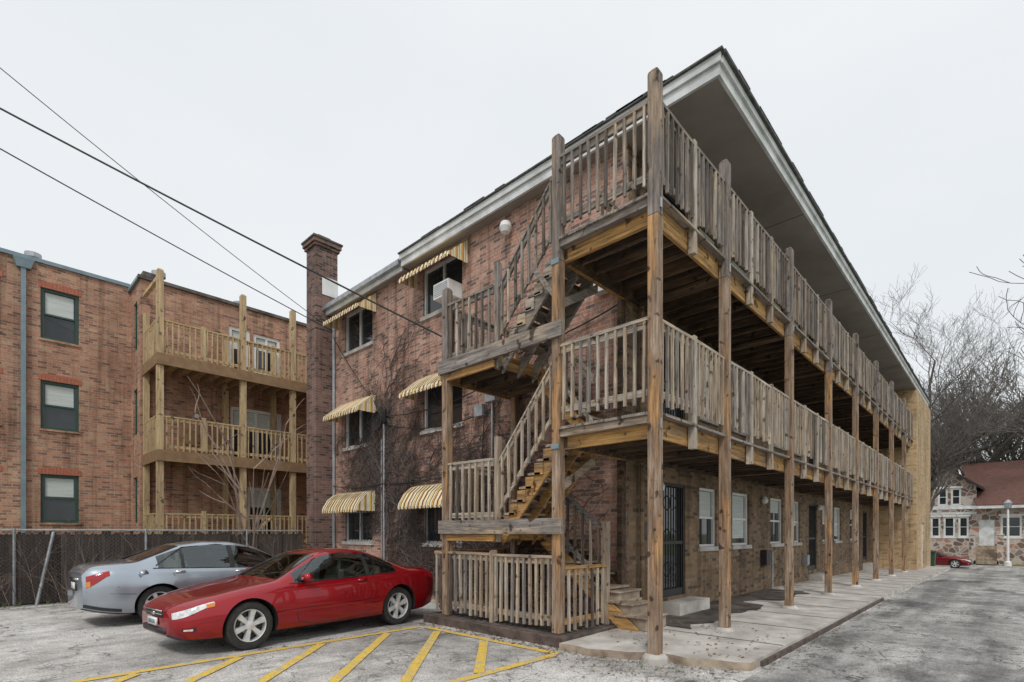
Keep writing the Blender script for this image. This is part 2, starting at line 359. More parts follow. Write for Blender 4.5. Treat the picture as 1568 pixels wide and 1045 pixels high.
def pb(mb,pl,pos,a0,a1,d0,d1,z0,z1,m):
    if pl=='U': mb.box(pos+d0,pos+d1,a0,a1,z0,z1,m)
    else: mb.box(a0,a1,pos+d0,pos+d1,z0,z1,m)
def window(mb,pl,pos,h,fr='white',blind=0,double=True,mull=0,sill='conc',fw=.05):
    a0,a1,z0,z1=h
    pb(mb,pl,pos,a0,a0+fw,.05,.11,z0,z1,fr); pb(mb,pl,pos,a1-fw,a1,.05,.11,z0,z1,fr)
    pb(mb,pl,pos,a0+fw,a1-fw,.05,.11,z1-fw,z1,fr); pb(mb,pl,pos,a0+fw,a1-fw,.05,.11,z0,z0+fw,fr)
    pb(mb,pl,pos,a0+fw,a1-fw,.115,.13,z0+.001,z1-.001,'glass')
    if double: pb(mb,pl,pos,a0+fw,a1-fw,.07,.112,(z0+z1)/2-.025,(z0+z1)/2+.025,fr)
    for i in range(mull):
        c=a0+(a1-a0)*(i+1)/(mull+1); pb(mb,pl,pos,c-.03,c+.03,.06,.113,z0+fw,z1-fw,fr)
    if blind: pb(mb,pl,pos,a0+fw+.03,a1-fw-.03,.108,.114,z1-fw-(z1-z0-2*fw)*blind,z1-fw-.01,'blind')
    if sill: pb(mb,pl,pos,a0-.06,a1+.06,-.05,.05,z0-.09,z0,sill)

# ------------------------------------------------------------------ main building
B=empty('brick_apartment_building')
mb=MB(); det=MB()
RD=-.14
FH=[]
for z0,z1 in ((1.35,2.55),(4.08,5.25),(6.85,8.0)):
    for a0,a1 in ((8.92,10.37),(12.65,14.15)): FH.append((a0,a1,z0,z1))
wall(mb,'U',7.78,4.66,15.3,-.1,8.36+RD,FH,'brick')
for i,h in enumerate(FH):
    window(det,'U',7.78,h,'white',double=False,mull=1,blind=(.0,.3,0,0,0,0)[i])
    if i<2:
        for k in range(9): det.box(7.77,7.785,h[0]+.1+k*(h[1]-h[0]-.2)/8-.008,h[0]+.1+k*(h[1]-h[0]-.2)/8+.008,h[2]+.02,h[3]-.02,'dark')
mid=2.74
GH=[];doors=[]
for f in range(3):
    z=f*mid
    for d0 in (9.0,18.9,27.6): doors.append((d0,d0+.95,.38+z,2.55+z))
    for w0,w1 in ((10.6,11.5),(12.4,13.5),(15.1,16.2),(16.7,17.9),(20.6,21.5),(22.3,23.4),(25,26.2)):
        GH.append((w0,w1,1.3+z,2.55+z))
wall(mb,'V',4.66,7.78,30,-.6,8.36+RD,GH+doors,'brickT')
for i,h in enumerate(GH): window(det,'V',4.66,h,'white',blind=(.5,.9,.3,.6)[i%4])
for h in doors:
    a0,a1,z0,z1=h
    pb(det,'V',4.66,a0,a0+.06,.02,.11,z0,z1,'dark');pb(det,'V',4.66,a1-.06,a1,.02,.11,z0,z1,'dark');pb(det,'V',4.66,a0+.06,a1-.06,.02,.11,z1-.06,z1,'dark')
    pb(det,'V',4.66,a0+.06,a1-.06,.1,.12,z0,z1-.06,'glass'); pb(det,'V',4.66,a0+.06,a1-.06,.03,.06,z0,z0+.14,'dark'); pb(det,'V',4.66,a0+.06,a1-.06,.03,.06,z0+1.0,z0+1.06,'dark')
    n=8
    for k in range(n):
        c=a0+.1+(a1-a0-.2)*k/(n-1); pb(det,'V',4.66,c-.008,c+.008,.035,.055,z0+.14,z1-.06,'dark')
    for k in range(3): det.lathe((a0+(a1-a0)/2,4.70,z0+.5+k*.65),(0,1,0),[(.12,0),(.13,.004),(.145,.004),(.15,0)],16,'dark')
wall(mb,'U',30,3.0,4.66,-.8,8.36+RD,[],'brickY'); wall(mb,'V',3.0,30,36,-1.2,8.34+RD,[(32,33,-.1,2.1)],'brickY')
pb(det,'V',3.0,32.0,33.0,.06,.1,-.1,2.1,'white')
mb.face([(36,3,-1.2),(36,15.3,-1.2),(36,15.3,8.1),(36,3,8.1)],'brick'); mb.face([(7.78,15.3,-.2),(36,15.3,-1.2),(36,15.3,8.2),(7.78,15.3,8.2)],'brick')
mb.build('walls',B); 
ch=MB(); ch.box(7.25,7.95,14.9,15.5,-.1,10.15,'brickD'); ch.box(7.2,8.0,14.85,15.55,10.152,10.24,'brickD'); ch.box(7.16,8.04,14.81,15.59,10.242,10.36,'brickD'); ch.box(7.13,8.07,14.78,15.62,10.362,10.42,'concD')
ch.box(7.4,7.8,15.05,15.35,10.42,10.6,'concD'); ch.box(7.45,7.96,14.885,14.898,8.75,9.3,'white'); ch.build('chimney',B,bevel=.008)
rf=MB()
def rbox(a,b,c,d,e,f,m): rf.box(a,b,c,d,e+RD,f+RD,m)
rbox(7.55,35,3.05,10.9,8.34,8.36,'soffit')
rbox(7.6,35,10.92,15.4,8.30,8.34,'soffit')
rbox(7.50,7.548,3.0,10.9,8.33,8.49,'offwhite'); rbox(7.46,7.52,2.97,10.92,8.492,8.62,'offwhite'); rbox(7.42,7.5,2.93,10.93,8.622,8.65,'roof')
rbox(7.55,35.0,3.0,3.048,8.33,8.49,'offwhite'); rbox(7.521,35.05,2.96,3.02,8.492,8.60,'offwhite'); rbox(7.501,35.1,2.91,3.0,8.605,8.65,'roof')
rbox(7.56,7.6,10.95,15.25,8.28,8.44,'offwhite'); rbox(7.45,7.558,10.95,15.3,8.40,8.52,'metal'); rbox(7.5,7.62,10.94,15.35,8.525,8.545,'roof')
z=8.56+RD
rf.hexa([(7.5,2.97,z),(35.1,2.97,z),(35.1,15.5,z-.06),(7.5,15.5,z-.06),(7.5,2.97,z+.06),(35.1,2.97,z+.06),(35.1,15.5,z-.02),(7.5,15.5,z-.02)],'roof')
for k in range(40):
    u=random.uniform(7.8,33); rbox(u,u+random.uniform(.2,.9),2.905,2.96,8.651,8.66+random.random()*.02,'roof')
for k in range(14):
    v=random.uniform(3.2,10.2); rbox(7.415,7.48,v,v+random.uniform(.2,.7),8.651,8.66+random.random()*.02,'roof')
for u in (12,16.5,21,25.5,30): rbox(u,u+.012,3.06,4.6,8.334,8.339,'concD')
rf.build('roof',B)
aw=MB()
for h in FH:
    a0,a1=h[0]-.2,h[1]+.2; zt=h[3]+.12
    prof=[(0,0),(-.18,-.14),(-.36,-.29),(-.54,-.44),(-.56,-.52)]
    if h[3]<3: prof=[(0,0.08),(-.22,.02),(-.42,-.14),(-.57,-.38),(-.59,-.48)]
    n=int((a1-a0)/.0667)
    for k in range(n):
        b0=a0+(a1-a0)*k/n; b1=a0+(a1-a0)*(k+1)/n; o=.014 if k%2 else 0
        for (p,q) in zip(prof[:-1],prof[1:]):
            aw.face([(7.77+p[0]-o,b0,zt+p[1]+o),(7.77+p[0]-o,b1,zt+p[1]+o),(7.77+q[0]-o,b1,zt+q[1]+o),(7.77+q[0]-o,b0,zt+q[1]+o)],'awn')
        q=prof[-1]; c=(b0+b1)/2; aw.face([(7.77+q[0]-o,b0,zt+q[1]),(7.77+q[0]-o,b1,zt+q[1]),(7.77+q[0]-o,c,zt+q[1]-.05)],'awn')
    for b in (a0,a1):
        for k,(p,q) in enumerate(zip(prof[:-1],prof[1:])):
            ns=3
            for s in range(ns):
                t0,t1=s/ns,(s+1)/ns; P0=(p[0]+(q[0]-p[0])*t0,p[1]+(q[1]-p[1])*t0); P1=(p[0]+(q[0]-p[0])*t1,p[1]+(q[1]-p[1])*t1)
                bb=b+(.012 if s%2 else 0)
                aw.face([(7.77+P0[0],bb,zt+P0[1]),(7.77+P1[0],bb,zt+P1[1]),(7.77+P1[0],bb,zt+prof[-1][1]),(7.77+P0[0],bb,zt+prof[-1][1])],'awn' )
    for (p,q) in zip(prof[:-1],prof[1:]):
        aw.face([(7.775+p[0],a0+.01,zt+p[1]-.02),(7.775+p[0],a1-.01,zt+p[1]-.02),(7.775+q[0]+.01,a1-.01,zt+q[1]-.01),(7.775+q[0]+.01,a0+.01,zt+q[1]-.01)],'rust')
aw.build('awnings',B)
det.box(7.42,7.84,8.97,9.5,6.9,7.24,'white')
for k in range(7): det.box(7.412,7.419,9.0,9.47,6.94+k*.04,6.955+k*.04,'metal')
det.box(7.6,7.77,4.72,5.25,5.78,6.02,'white')
det.lathe((7.62,7.4,7.8),(0,0,1),[(0,-.14),(.09,-.1),(.13,0),(.1,.1),(0,.14)],14,'white'); det.tube([(7.78,7.4,7.9),(7.62,7.4,7.95)],.02,6,'metal')
for v,z0,z1,r in ((12.0,0.4,4.5,.035),(12.12,.2,4.1,.02),(14.72,.1,8.25,.045),(7.9,3.2,5.4,.03)):
    det.tube([(7.73,v,z0),(7.73,v,z1)],r,8,'metal',True)
det.box(7.6,7.77,7.7,8.0,4.35,4.9,'metal'); det.lathe((7.6,7.85,4.68),(-1,0,0),[(.1,0),(.1,.08),(.06,.12),(0,.12)],14,'glass')
det.box(7.66,7.77,11.85,12.15,4.5,4.85,'dark')
det.box(7.62,7.77,8.1,8.35,4.1,4.35,'metal')
for j in range(4):
    pts=[(7.6-.02*j,12.05+.16*math.cos(t/14*6.3)*(1+.1*j),4.55+.25*math.sin(t/14*6.3)) for t in range(15)]; det.tube(pts,.012,5,'cable')
for a,b,s in (((7.7,12,4.7),(7.7,8.0,4.75),.35),((7.7,14.8,7.6),(7.7,12,4.8),.3),((7.7,12,4.5),(7.7,7.9,4.2),.5),((7.72,8,5.2),(7.72,4.8,5.5),.2),((7.70,8.1,4.3),(7.70,8.3,1.5),0.),((7.7,12.1,2.9),(7.7,7.6,3.1),.25),((7.7,14.7,3.0),(7.7,12.1,2.9),.15)):
    pts=[Vector(a).lerp(Vector(b),t/12)-Vector((0,0,s*4*(t/12)*(1-t/12)*.5)) for t in range(13)]; det.tube(pts,.014,5,'cable')
det.box(14.3,14.6,4.5,4.655,.75,1.15,'dark'); det.box(17.9+.2,18.35,4.5,4.655,.6,.9,'metal'); det.tube([(14.9,4.55,.1),(14.9,4.55,1.1)],.03,6,'metal'); det.tube([(8.1,4.58,.1),(8.1,4.58,8.2)],.04,8,'brickT')
det.box(8.3,8.6,4.58,4.655,1.5,1.75,'metal')
for u in (8.75,14.4,19.9): det.lathe((u,4.58,2.45),(0,0,1),[(0,-.1),(.07,-.08),(.09,0),(.05,.08),(0,.09)],10,'white')
det.build('fittings',B)
# ------------------------------------------------------------------ vines
V_=empty('bare_climbing_vine'); mb=MB()
def vine(y,z,ang,r,n,lev):
    pts=[(7.755-r,y,z)]; rs=[r]
    for i in range(n):
        ang+=random.gauss(0,.32); ang+=(math.pi/2-ang)*.03
        y+=math.cos(ang)*.1; z+=math.sin(ang)*.1
        if z>7.0 or y<5 or y>14.7 or z<.1: break
        if any(h[0]-.1<y<h[1]+.1 and h[2]-.1<z<h[3]+.2 for h in FH): ang+=1.2
        pts.append((7.755-r-random.random()*.03,y,z)); rs.append(max(.004,r*(1-.8*(i+1)/n)))
        if lev<3 and random.random()<(.30 if lev<2 else .22): vine(y,z,ang+random.choice((-1,1))*random.uniform(.4,1.2),r*.62,int(n*.6),lev+1)
    if len(pts)>1: mb.tube(pts,rs,4,'vine')
for y0,n,r in ((12.3,40,.032),(12.0,48,.03),(11.6,34,.024),(11.2,24,.018),(8.3,42,.03),(8.0,34,.024),(14.4,30,.018),(7.7,26,.018),(8.6,24,.018),(10.8,22,.014)): vine(y0,.15,math.pi/2+random.gauss(0,.3),r,n,0)
for y0,z0,a in ((8.2,3.0,2.9),(12.2,2.7,.2),(12.0,2.8,2.9),(8.3,3.6,2.6),(12.3,4.0,.5),(8.2,2.9,3.0),(12.1,3.1,2.8),(11.0,3.2,.3),(10.5,2.95,2.9)): vine(y0,z0,a,.018,28,1)
mb.build('vine_stems',V_)
# ------------------------------------------------------------------ wooden gallery
G=empty('wooden_gallery_and_stairs')
PU=[5.89,8.08,11.35,14.5,17.6,20.8,24.0,27.3]
D2,D3=3.1,5.8; PV=3.15
po=MB()
def post(mb,u,v,z0,z1,m='post',w=.14,seg=True):
    mb.box(u-w/2,u+w/2,v-w/2,v+w/2,z0,z1-.001,m)
    mb.hexa([(u-w/2,v-w/2,z1),(u+w/2,v-w/2,z1),(u+w/2,v+w/2,z1),(u-w/2,v+w/2,z1),(u-w*.25,v-w*.25,z1+.05),(u+w*.25,v-w*.25,z1+.05),(u+w*.25,v+w*.25,z1+.05),(u-w*.25,v+w*.25,z1+.05)],m)
for i,u in enumerate(PU):
    g=gz(u); zz=.14+g if i else .10
    po.box(u-.07,u+.07,PV-.07,PV+.07,zz,D3-.3,'post'); post(po,u,PV,D3-.3,7.24+random.uniform(-.03,.03),'posthi')
    po.lathe((u,PV,zz-.16),(0,0,1),[(.17,0),(.155,.13),(.12,.17),(0,.17)],12,'conc')
po.box(5.86,6.0,4.63,4.77,.15,D3-.3,'post'); post(po,5.93,4.7,D3-.3,7.28,'posthi')
po.box(5.86,6.0,7.13,7.27,.15,4.4,'post'); post(po,5.93,7.2,4.4,5.88,'posthi')
po.box(7.6,7.72,7.13,7.25,.15,5.6,'post'); po.box(7.63,7.75,4.69,4.79,.15,5.6,'under_shaded')
po.build('posts',G,bevel=.008)
rl=MB()
ALT={'wgz':['wgz','wgz','wgz','wlz','wdz','wdz'],'wtz':['wtz','wtz','wlz','wlz','wgz','wdz']}
JIT=.008
def rail(a,b,cols=('wgx','wgy','wgz'),H=1.18,zb=.25,sp=.148,top=True,bw=.035):
    a=Vector(a)+Vector((0,0,random.gauss(0,JIT)));b=Vector(b)+Vector((0,0,random.gauss(0,JIT))); d=b-a; hx=abs(d.x)>abs(d.y); m=cols[0] if hx else cols[1]
    rl.beam(a+Vector((0,0,H-.02)),b+Vector((0,0,H-.02)),.10,.04,m)
    rl.beam(a+Vector((0,0,H-.085)),b+Vector((0,0,H-.085)),.04,.088,m)
    rl.beam(a+Vector((0,0,zb)),b+Vector((0,0,zb)),.04,.088,m)
    n=max(2,int(round(Vector((d.x,d.y)).length/sp))); hd=Vector((-d.y,d.x,0)).normalized()
    off=-.04*hd if (hd.x+hd.y)>0 else .04*hd
    for i in range(n):
        t=(i+.5)/n; p=a+d*t+off; w=bw/2; jj=random.gauss(0,.014)
        c=random.choice(ALT.get(cols[2],[cols[2]]))
        q=d.normalized()*random.gauss(0,.008); r_=d.normalized()*random.gauss(0,.006); z0=p.z+zb-.13+jj; z1=p.z+H-.05
        B0=(p.x+q.x,p.y+q.y); T0=(p.x+r_.x,p.y+r_.y)
        rl.hexa([(B0[0]-w,B0[1]-w,z0),(B0[0]+w,B0[1]-w,z0),(B0[0]+w,B0[1]+w,z0),(B0[0]-w,B0[1]+w,z0),(T0[0]-w,T0[1]-w,z1),(T0[0]+w,T0[1]-w,z1),(T0[0]+w,T0[1]+w,z1),(T0[0]-w,T0[1]+w,z1)],c)
GR=('wgx','wgy','wgz');TN=('wlx','wly','wtz')
fr=MB()
for D,cols in ((D2,TN),(D3,GR)):
    ends=PU+[30.0]
    for i in range(len(ends)-1):
        u0,u1=ends[i]+.07,ends[i+1]-.07
        k=2 if i==0 else 3
        for j in range(k):
            a=u0+(u1-u0)*j/k; b=u0+(u1-u0)*(j+1)/k
            rail((a+(.045 if j else 0),PV+.02,D),(b-(.045 if j<k-1 else 0),PV+.02,D),cols)
            if j: rl.box(a-.045,a+.045,PV-.03,PV+.06,D-.34,D+1.22,'wlz' if random.random()<.5 else 'wtz')
    rail((5.92,PV+.07,D),(5.93,4.63,D),cols)
    for j in range(10):
        v=3.11+j*.152; fr.box(5.84+random.uniform(-.015,.01),30,v,v+.145,D-.035,D,'wgx' )
    fr.box(5.98,30,PV+.075,PV+.12,D-.29,D-.037,'wox'); 
    fr.box(5.98,30,4.58,4.655,D-.27,D-.037,'under_shaded')
    fr.box(5.875,5.975,PV+.08,4.62,D-.13,D-.037,'wgy' if D==D3 else 'wty'); fr.box(5.99,6.05,PV+.12,4.68,D-.30,D-.04,'woy')
    u=6.3
    while u<30: fr.box(u,u+.045,PV+.121,4.578,D-.24,D-.037,'under_shaded'); u+=.4
    for pu in PU[1:]: fr.box(pu-.1,pu+.1,PV+.121,4.57,D-.30,D-.241,'under_shaded')
    fr.box(6.06,7.7,4.66,4.72,D-.28,D-.0,'woy')
rail((6.95,4.72,D3),(7.7,4.72,D3),GR)
fr.build('decks',G)
ld=MB()
for z,mm in ((1.7,'wty'),(4.5,'wgy')):
    for j in range(8):
        v=5.98+j*.158; ld.box(5.98,7.74,v,v+.15,z-.035,z,'wgx')
    ld.box(5.80,5.855,4.55,7.3,z-.12,z+.11,'wgy'); 
    ld.box(5.865,5.91,5.97,7.25,z-.24,z-.125,'woy'); ld.box(5.87,7.74,7.275,7.32,z-.22,z,'wox'); ld.box(5.99,7.74,5.93,5.97,z-.23,z-.01,'wox')
    for u in (6.3,6.7,7.1,7.5): ld.box(u,u+.045,5.975,7.27,z-.2,z-.037,'under_shaded')
    rail((5.95,6.04,z),(5.93,7.13,z),GR if z>2 else TN,H=1.12,zb=.2); rail((5.98,7.22,z),(7.6,7.22,z),GR if z>2 else TN,H=1.12,zb=.2)
    rl.box(5.93,6.02,5.925,6.015,z-.25,z+1.45,'wgz' if z>2 else 'wtz')
def flight(v0,z0,v1,z1,u0,u1,n,ms,mt):
    for u in (u0,u1):
        ld.beam((u,v0,z0-.16),(u,v1,z1-.16),.045,.30,ms)
    ld.beam(((u0+u1)/2,v0,z0-.2),((u0+u1)/2,v1,z1-.2),.045,.22,ms)
    for i in range(n):
        t=(i+1)/(n+1); v=v0+(v1-v0)*t; z=z0+(z1-z0)*t; s=abs(v1-v0)/n*.62
        ld.box(u0-.05,u1+.02,v-s,v+s,z-.02,z+.02,mt)
        ld.box(u0+.0225,u1-.0225,v-.01+(s-.02)*(1 if v1>v0 else -1),v+.01+(s-.02)*(1 if v1>v0 else -1),z+.02,z+.1,'under_shaded')
flight(5.97,1.7,4.72,D2,6.08,6.82,6,'woy','wtx'); flight(5.97,4.5,4.72,D3,6.08,6.82,6,'wgy','wgx')
flight(4.72,D2,5.97,4.5,6.98,7.68,6,'woy','wtx'); flight(4.05,.12,5.97,1.7,7.08,7.70,7,'woy','wtx')
for (z0,z1,m) in ((1.7,D2,'woy'),(4.5,D3,'wly')):
    for i in range(7):
        t=(i+.5)/7; v=5.97-1.25*t; z=z0+(z1-z0)*t; ld.box(6.03,6.056,v-.085,v+.085,z-.12,z+.06,m)
rail((5.985,5.92,1.72),(5.985,4.78,D2+.0),TN,H=1.05,zb=.28); rail((5.985,5.92,4.52),(5.985,4.78,D3+.0),GR,H=1.05,zb=.28)
rail((6.9,4.78,D2),(6.9,5.9,4.45),TN,H=1.0,zb=.25)
rail((7.05,5.9,1.62),(7.05,4.66,.62),GR,H=1.05,zb=.2); rl.box(7.0,7.1,4.58,4.68,.15,1.78,'wtz')
EN=('wox','wty','wtz')
rail((5.93,4.78,.15),(5.93,6.0,.15),EN,H=1.12,zb=.2,sp=.125,bw=.04); rail((5.93,6.08,.15),(5.93,7.13,.15),EN,H=1.12,zb=.2,sp=.125,bw=.04); rl.box(5.88,5.98,6.0,6.08,.15,1.32,'wtz')
rail((5.93,7.28,.15),(5.93,7.5,.15),EN,H=1.12,zb=.2,sp=.11); rail((5.93,7.52,.15),(7.7,7.52,.15),EN,H=1.12,zb=.2)
rail((6.0,4.66,.15),(7.0,4.64,.15),EN,H=.95,zb=.15)
ld.beam((6.05,4.76,D3-.85),(7.0,4.76,D3-.3),.04,.14,'wgx'); ld.beam((6.05,4.76,D2-.85),(7.0,4.76,D2-.3),.04,.14,'wtx'); ld.beam((5.95,4.78,D3-.75),(5.95,5.2,D3-.2),.04,.12,'wgy'); 
ld.build('landings_and_flights',G,bevel=.004)
rl.build('railings',G)
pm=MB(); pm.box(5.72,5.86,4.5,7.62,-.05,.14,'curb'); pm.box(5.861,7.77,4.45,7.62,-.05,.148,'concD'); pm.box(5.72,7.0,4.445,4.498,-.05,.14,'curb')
for i,(v0,z) in enumerate(((3.95,.28),(4.2,.46),(4.42,.64))): pm.box(7.12,7.75,v0,4.66,.1 if i==0 else (.28,.46)[i-1]+.001,z,'steps'); pm.box(7.08,7.76,v0-.03,v0+.27,z+.002,z+.035,'steps')
pm.build('platform',G,bevel=.01)
br=MB()
for u in PU: 
    for D in (D2,D3): br.box(u-.02,u+.02,PV-.085,PV-.072,D-.22,D-.1,'metal')
for v,z in ((4.7,D3-.35),(4.7,4.45),(4.7,1.65),(4.7,D2-.3)): br.box(5.845,5.858,v-.07,v+.07,z,z+.07,'bluepipe')
br.build('brackets',G)

# ------------------------------------------------------------------ neighbour building
A=empty('neighbour_brick_building'); mb=MB(); det=MB()
rows=((7.35,8.86),(4.68,6.12),(1.9,3.34)); H=[]
for c0,c1 in ((-6.2,-5.3),(-3.4,-2.5),(-.12,.76),(1.62,2.5)):
    for z0,z1 in rows: H.append((c0,c1,z0,z1))
wall(mb,'V',20.7,-14,3.8,-.3,9.55,H,'brickN')
for i,h in enumerate(H):
    window(det,'V',20.7,h,'green',blind=(.5,.5,.45)[i%3],sill=None,fw=.085)
    w_=h[1]-h[0]; 
    for k in range(12):
        a=h[0]-.06+(w_+.12)*k/12; t=(k+.5)/12*2-1; zz=.05*(1-t*t)
        det.box(a+.003,a+(w_+.12)/12-.003,20.685,20.74,h[3]+.001,h[3]+.16+zz,'lintel')
    det.box(h[0]-.04,h[1]+.04,20.66,20.75,h[2]-.06,h[2]-.001,'brickN')
S=[(19.75,20.25,z0,z1) for z0,z1 in rows]
wall(mb,'U',3.8,19.3,20.7,-.3,9.4,S,'brickN')
for h in S: window(det,'U',3.8,h,'green',sill=None,blind=.4)
DH=[(6.3,7.0,6.72,8.7),(7.1,8.05,7.2,8.65),(6.35,8.1,3.95,5.95),(6.9,8.1,1.3,3.2),(11,12,7.2,8.6)]
wall(mb,'V',19.3,3.8,30,-.3,9.4,DH,'brickN')
for h in DH: window(det,'V',19.3,h,'white',double=False,mull=0 if h[1]-h[0]<.8 else 1,sill=None,blind=.35,fw=.11)
mb.face([(-14,20.7,9.55),(3.8,20.7,9.55),(3.8,34,9.55),(-14,34,9.55)],'roof'); mb.face([(3.8,19.3,9.4),(30,19.3,9.4),(30,34,9.4),(3.8,34,9.4)],'roof')
mb.build('walls',A)
det.box(-14,3.78,20.64,20.78,9.551,9.66,'bluepipe'); det.box(3.72,30,19.22,19.36,9.401,9.5,'concD'); det.box(3.72,3.86,19.361,20.78,9.401,9.5,'bluepipe')
det.box(1.19,1.3,20.58,20.69,.2,9.3,'bluepipe'); det.hexa([(1.1,20.55,9.25),(1.4,20.55,9.25),(1.4,20.69,9.25),(1.1,20.69,9.25),(1.02,20.5,9.5),(1.48,20.5,9.5),(1.48,20.69,9.5),(1.02,20.69,9.5)],'bluepipe')
for u,v in ((1.5,21.3),(4.4,19.9),(7,20.4)): det.lathe((u,v,9.5),(0,0,1),[(.1,0),(.1,.35),(.2,.36),(.2,.5),(.0,.56)],12,'metal')
det.box(3.9,4.4,19.5,20,9.5,9.75,'concD')
det.lathe((5.3,19.2,5.4),(0,-1,0),[(.06,-.1),(.07,.05),(0,.06)],10,'white')
det.build('windows_and_trim',A)
pc=MB(); rl=pc
PUs=[3.92,6.16,7.75,10.2]
for u in PUs:
    pc.box(u-.08,u+.08,17.52,17.68,0,6.4,'nyz' ); post(pc,u,17.6,6.4,9.1,'nyz',.16); pc.box(u-.07,u+.07,19.1,19.28,0,8.3,'nyz')
for D in (1.15,3.95,6.7):
    pc.box(3.85,10.3,17.5,19.28,D-.04,D,'ny'); pc.box(3.86,10.3,17.45,17.5,D-.30,D+.02,'nd'); pc.box(3.82,3.86,17.46,19.28,D-.3,D+.02,'nd')
    u=4.2
    while u<10.2: pc.box(u,u+.05,17.55,19.2,D-.24,D-.041,'nd'); u+=.4
    for a,b in zip(PUs[:-1],PUs[1:]): rail((a+.08,17.6,D),(b-.08,17.6,D),('ny','ny','nyz'),H=1.02,zb=.15,sp=.15)
    for a in ((PUs[0]+PUs[1])/2,): pc.box(a-.05,a+.05,17.53,17.63,D-.1,D+1.1,'nyz')
    rail((3.9,17.68,D),(3.9,19.25,D),('ny','ny','nyz'),H=1.02,zb=.15,sp=.15)
pc.box(3.85,3.95,17.7,19.25,8.85,8.95,'ny')
pc.beam((5.9,17.4,.2),(6.9,17.4,1.15),.05,.28,'ny'); pc.beam((5.9,17.35,1.1),(6.9,17.35,2.05),.05,.09,'ny')
for t in range(6): pc.box(5.9+t*.17,6.1+t*.17,16.6,17.4,.2+t*.17,.24+t*.17,'ny')
for u in (4.7,5.4): 
    pc.box(u,u+.5,18.3,18.8,4.3,4.36,'nd'); pc.box(u,u+.5,18.78,18.84,4.3,4.85,'nd')
    for a in (0,.45): pc.box(u+a,u+a+.05,18.3,18.35,3.96,4.3,'nd')
pc.build('porches',A)
# ------------------------------------------------------------------ fence
F=empty('chain_link_fence'); mb=MB()
M['slat']=pmat('fence_slats',(.045,.034,.03),(.09,.068,.058),5,scale=(4,1,.6),detail=6)
M['slat2']=pmat('fence_slats_light',(.13,.10,.088),(.06,.048,.042),5,scale=(4,1,.6),detail=6)
u=-12
while u<7.2:
    w=random.uniform(.05,.075)
    if random.random()<.95: mb.box(u,u+w-.006,15.74,15.75,.03,1.60+random.uniform(-.10,.05),'slat' if random.random()<.72 else 'slat2')
    u+=w
mb.box(-12,7.2,15.80,15.82,.0,1.56,'slat')
mb.tube([(-12,15.7,1.66),(7.2,15.7,1.66)],.022,6,'metal')
for u in np.arange(-11.2,7.3,2.4): mb.tube([(u,15.7,0),(u,15.7,1.7)],.03,8,'metal',True)
mb.tube([(1.15,15.55,0),(1.45,15.7,1.62)],.035,8,'metal')
for k in range(int(20/.085)):
    u=-13+k*.085
    for s in (0,1.6):
        a=Vector((u+s,15.715,.03)); b=Vector((u+1.6-s,15.715,1.65))
        if a.x<-12 or b.x<-12 or a.x>7.2 or b.x>7.2: continue
        mb.tube([a,b],.0035,3,'chain')
mb.build('fence',F)
mb=MB()
def twig(p,d,l,r,lev,m,jit=.35,ch=(1,1,2)):
    pts=[p.copy()];rs=[r]; n=4
    for i in range(n):
        d=(d+Vector((random.gauss(0,jit),random.gauss(0,jit*.6),random.gauss(0,jit)))*.5).normalized(); p=p+d*l/n; pts.append(p.copy()); rs.append(r*(1-.7*(i+1)/n))
        if lev>0 and i>0:
            for q in range(random.choice(ch)): twig(p.copy(),(d+Vector((random.gauss(0,.6),random.gauss(0,.4),random.gauss(.1,.4)))).normalized(),l*.55,r*.55,lev-1,m,jit,ch)
    mb.tube(pts,rs,3,m)
for i in range(80): twig(Vector((random.uniform(-6,7),15.6+random.uniform(-.1,.05),0)),Vector((random.gauss(0,.4),-.1,1)),random.uniform(.5,1.3),.007,2,'vine' if i%3==0 else 'barkL')
mb.build('dead_weeds')
# ------------------------------------------------------------------ trees
def tree_mesh(name,height,seed,levels=5,mat='bark',spread=.5,trunk=.22,clear=.25,minr=.0035):
    rnd=random.Random(seed); mb=MB()
    def br(p,d,l,r,lev):
        n=6 if lev==0 else 4
        pts=[p.copy()]; rs=[r]
        for i in range(n):
            j=.12 if lev==0 else .2
            d=(d+Vector((rnd.gauss(0,j),rnd.gauss(0,j),rnd.gauss(0,j)+.10))).normalized(); p=p+d*l/n; rr=r*(1-.55*(i+1)/n); pts.append(p.copy()); rs.append(max(rr,minr))
            if lev<levels and not (lev==0 and (i+1)/n<clear):
                for q in range(rnd.choice((1,2)) if lev<levels-1 else rnd.choice((1,1,2))):
                    a=rnd.uniform(0,6.28); side=Vector((math.cos(a),math.sin(a),rnd.uniform(-.1,.5)))
                    nd=(d*(1-spread)+side*spread*rnd.uniform(.7,1.2)).normalized(); br(p.copy(),nd,l*rnd.uniform(.48,.72),max(rr*rnd.uniform(.52,.72),minr),lev+1)
        mb.tube(pts,rs,6 if lev<2 else 3,mat)
    br(Vector((0,0,-.1)),Vector((0,0,1)),height*.55,trunk,0)
    me=bpy.data.meshes.new(name); me.from_pydata(mb.v,[],mb.f); me.materials.append(M[mat]); me.polygons.foreach_set('use_smooth',[True]*len(mb.f)); me.update(); return me
tms=[tree_mesh('bare_tree_mesh_a',14,3,trunk=.38,minr=.006),tree_mesh('bare_tree_mesh_b',14,11,levels=4,trunk=.36,minr=.015)]
def puttree(i,u,v,s,rot):
    o=bpy.data.objects.new('bare_tree',tms[i]); COL.objects.link(o); o.location=(u,v,gz(u)); o.scale=(s,s,s); o.rotation_euler=(0,0,rot)
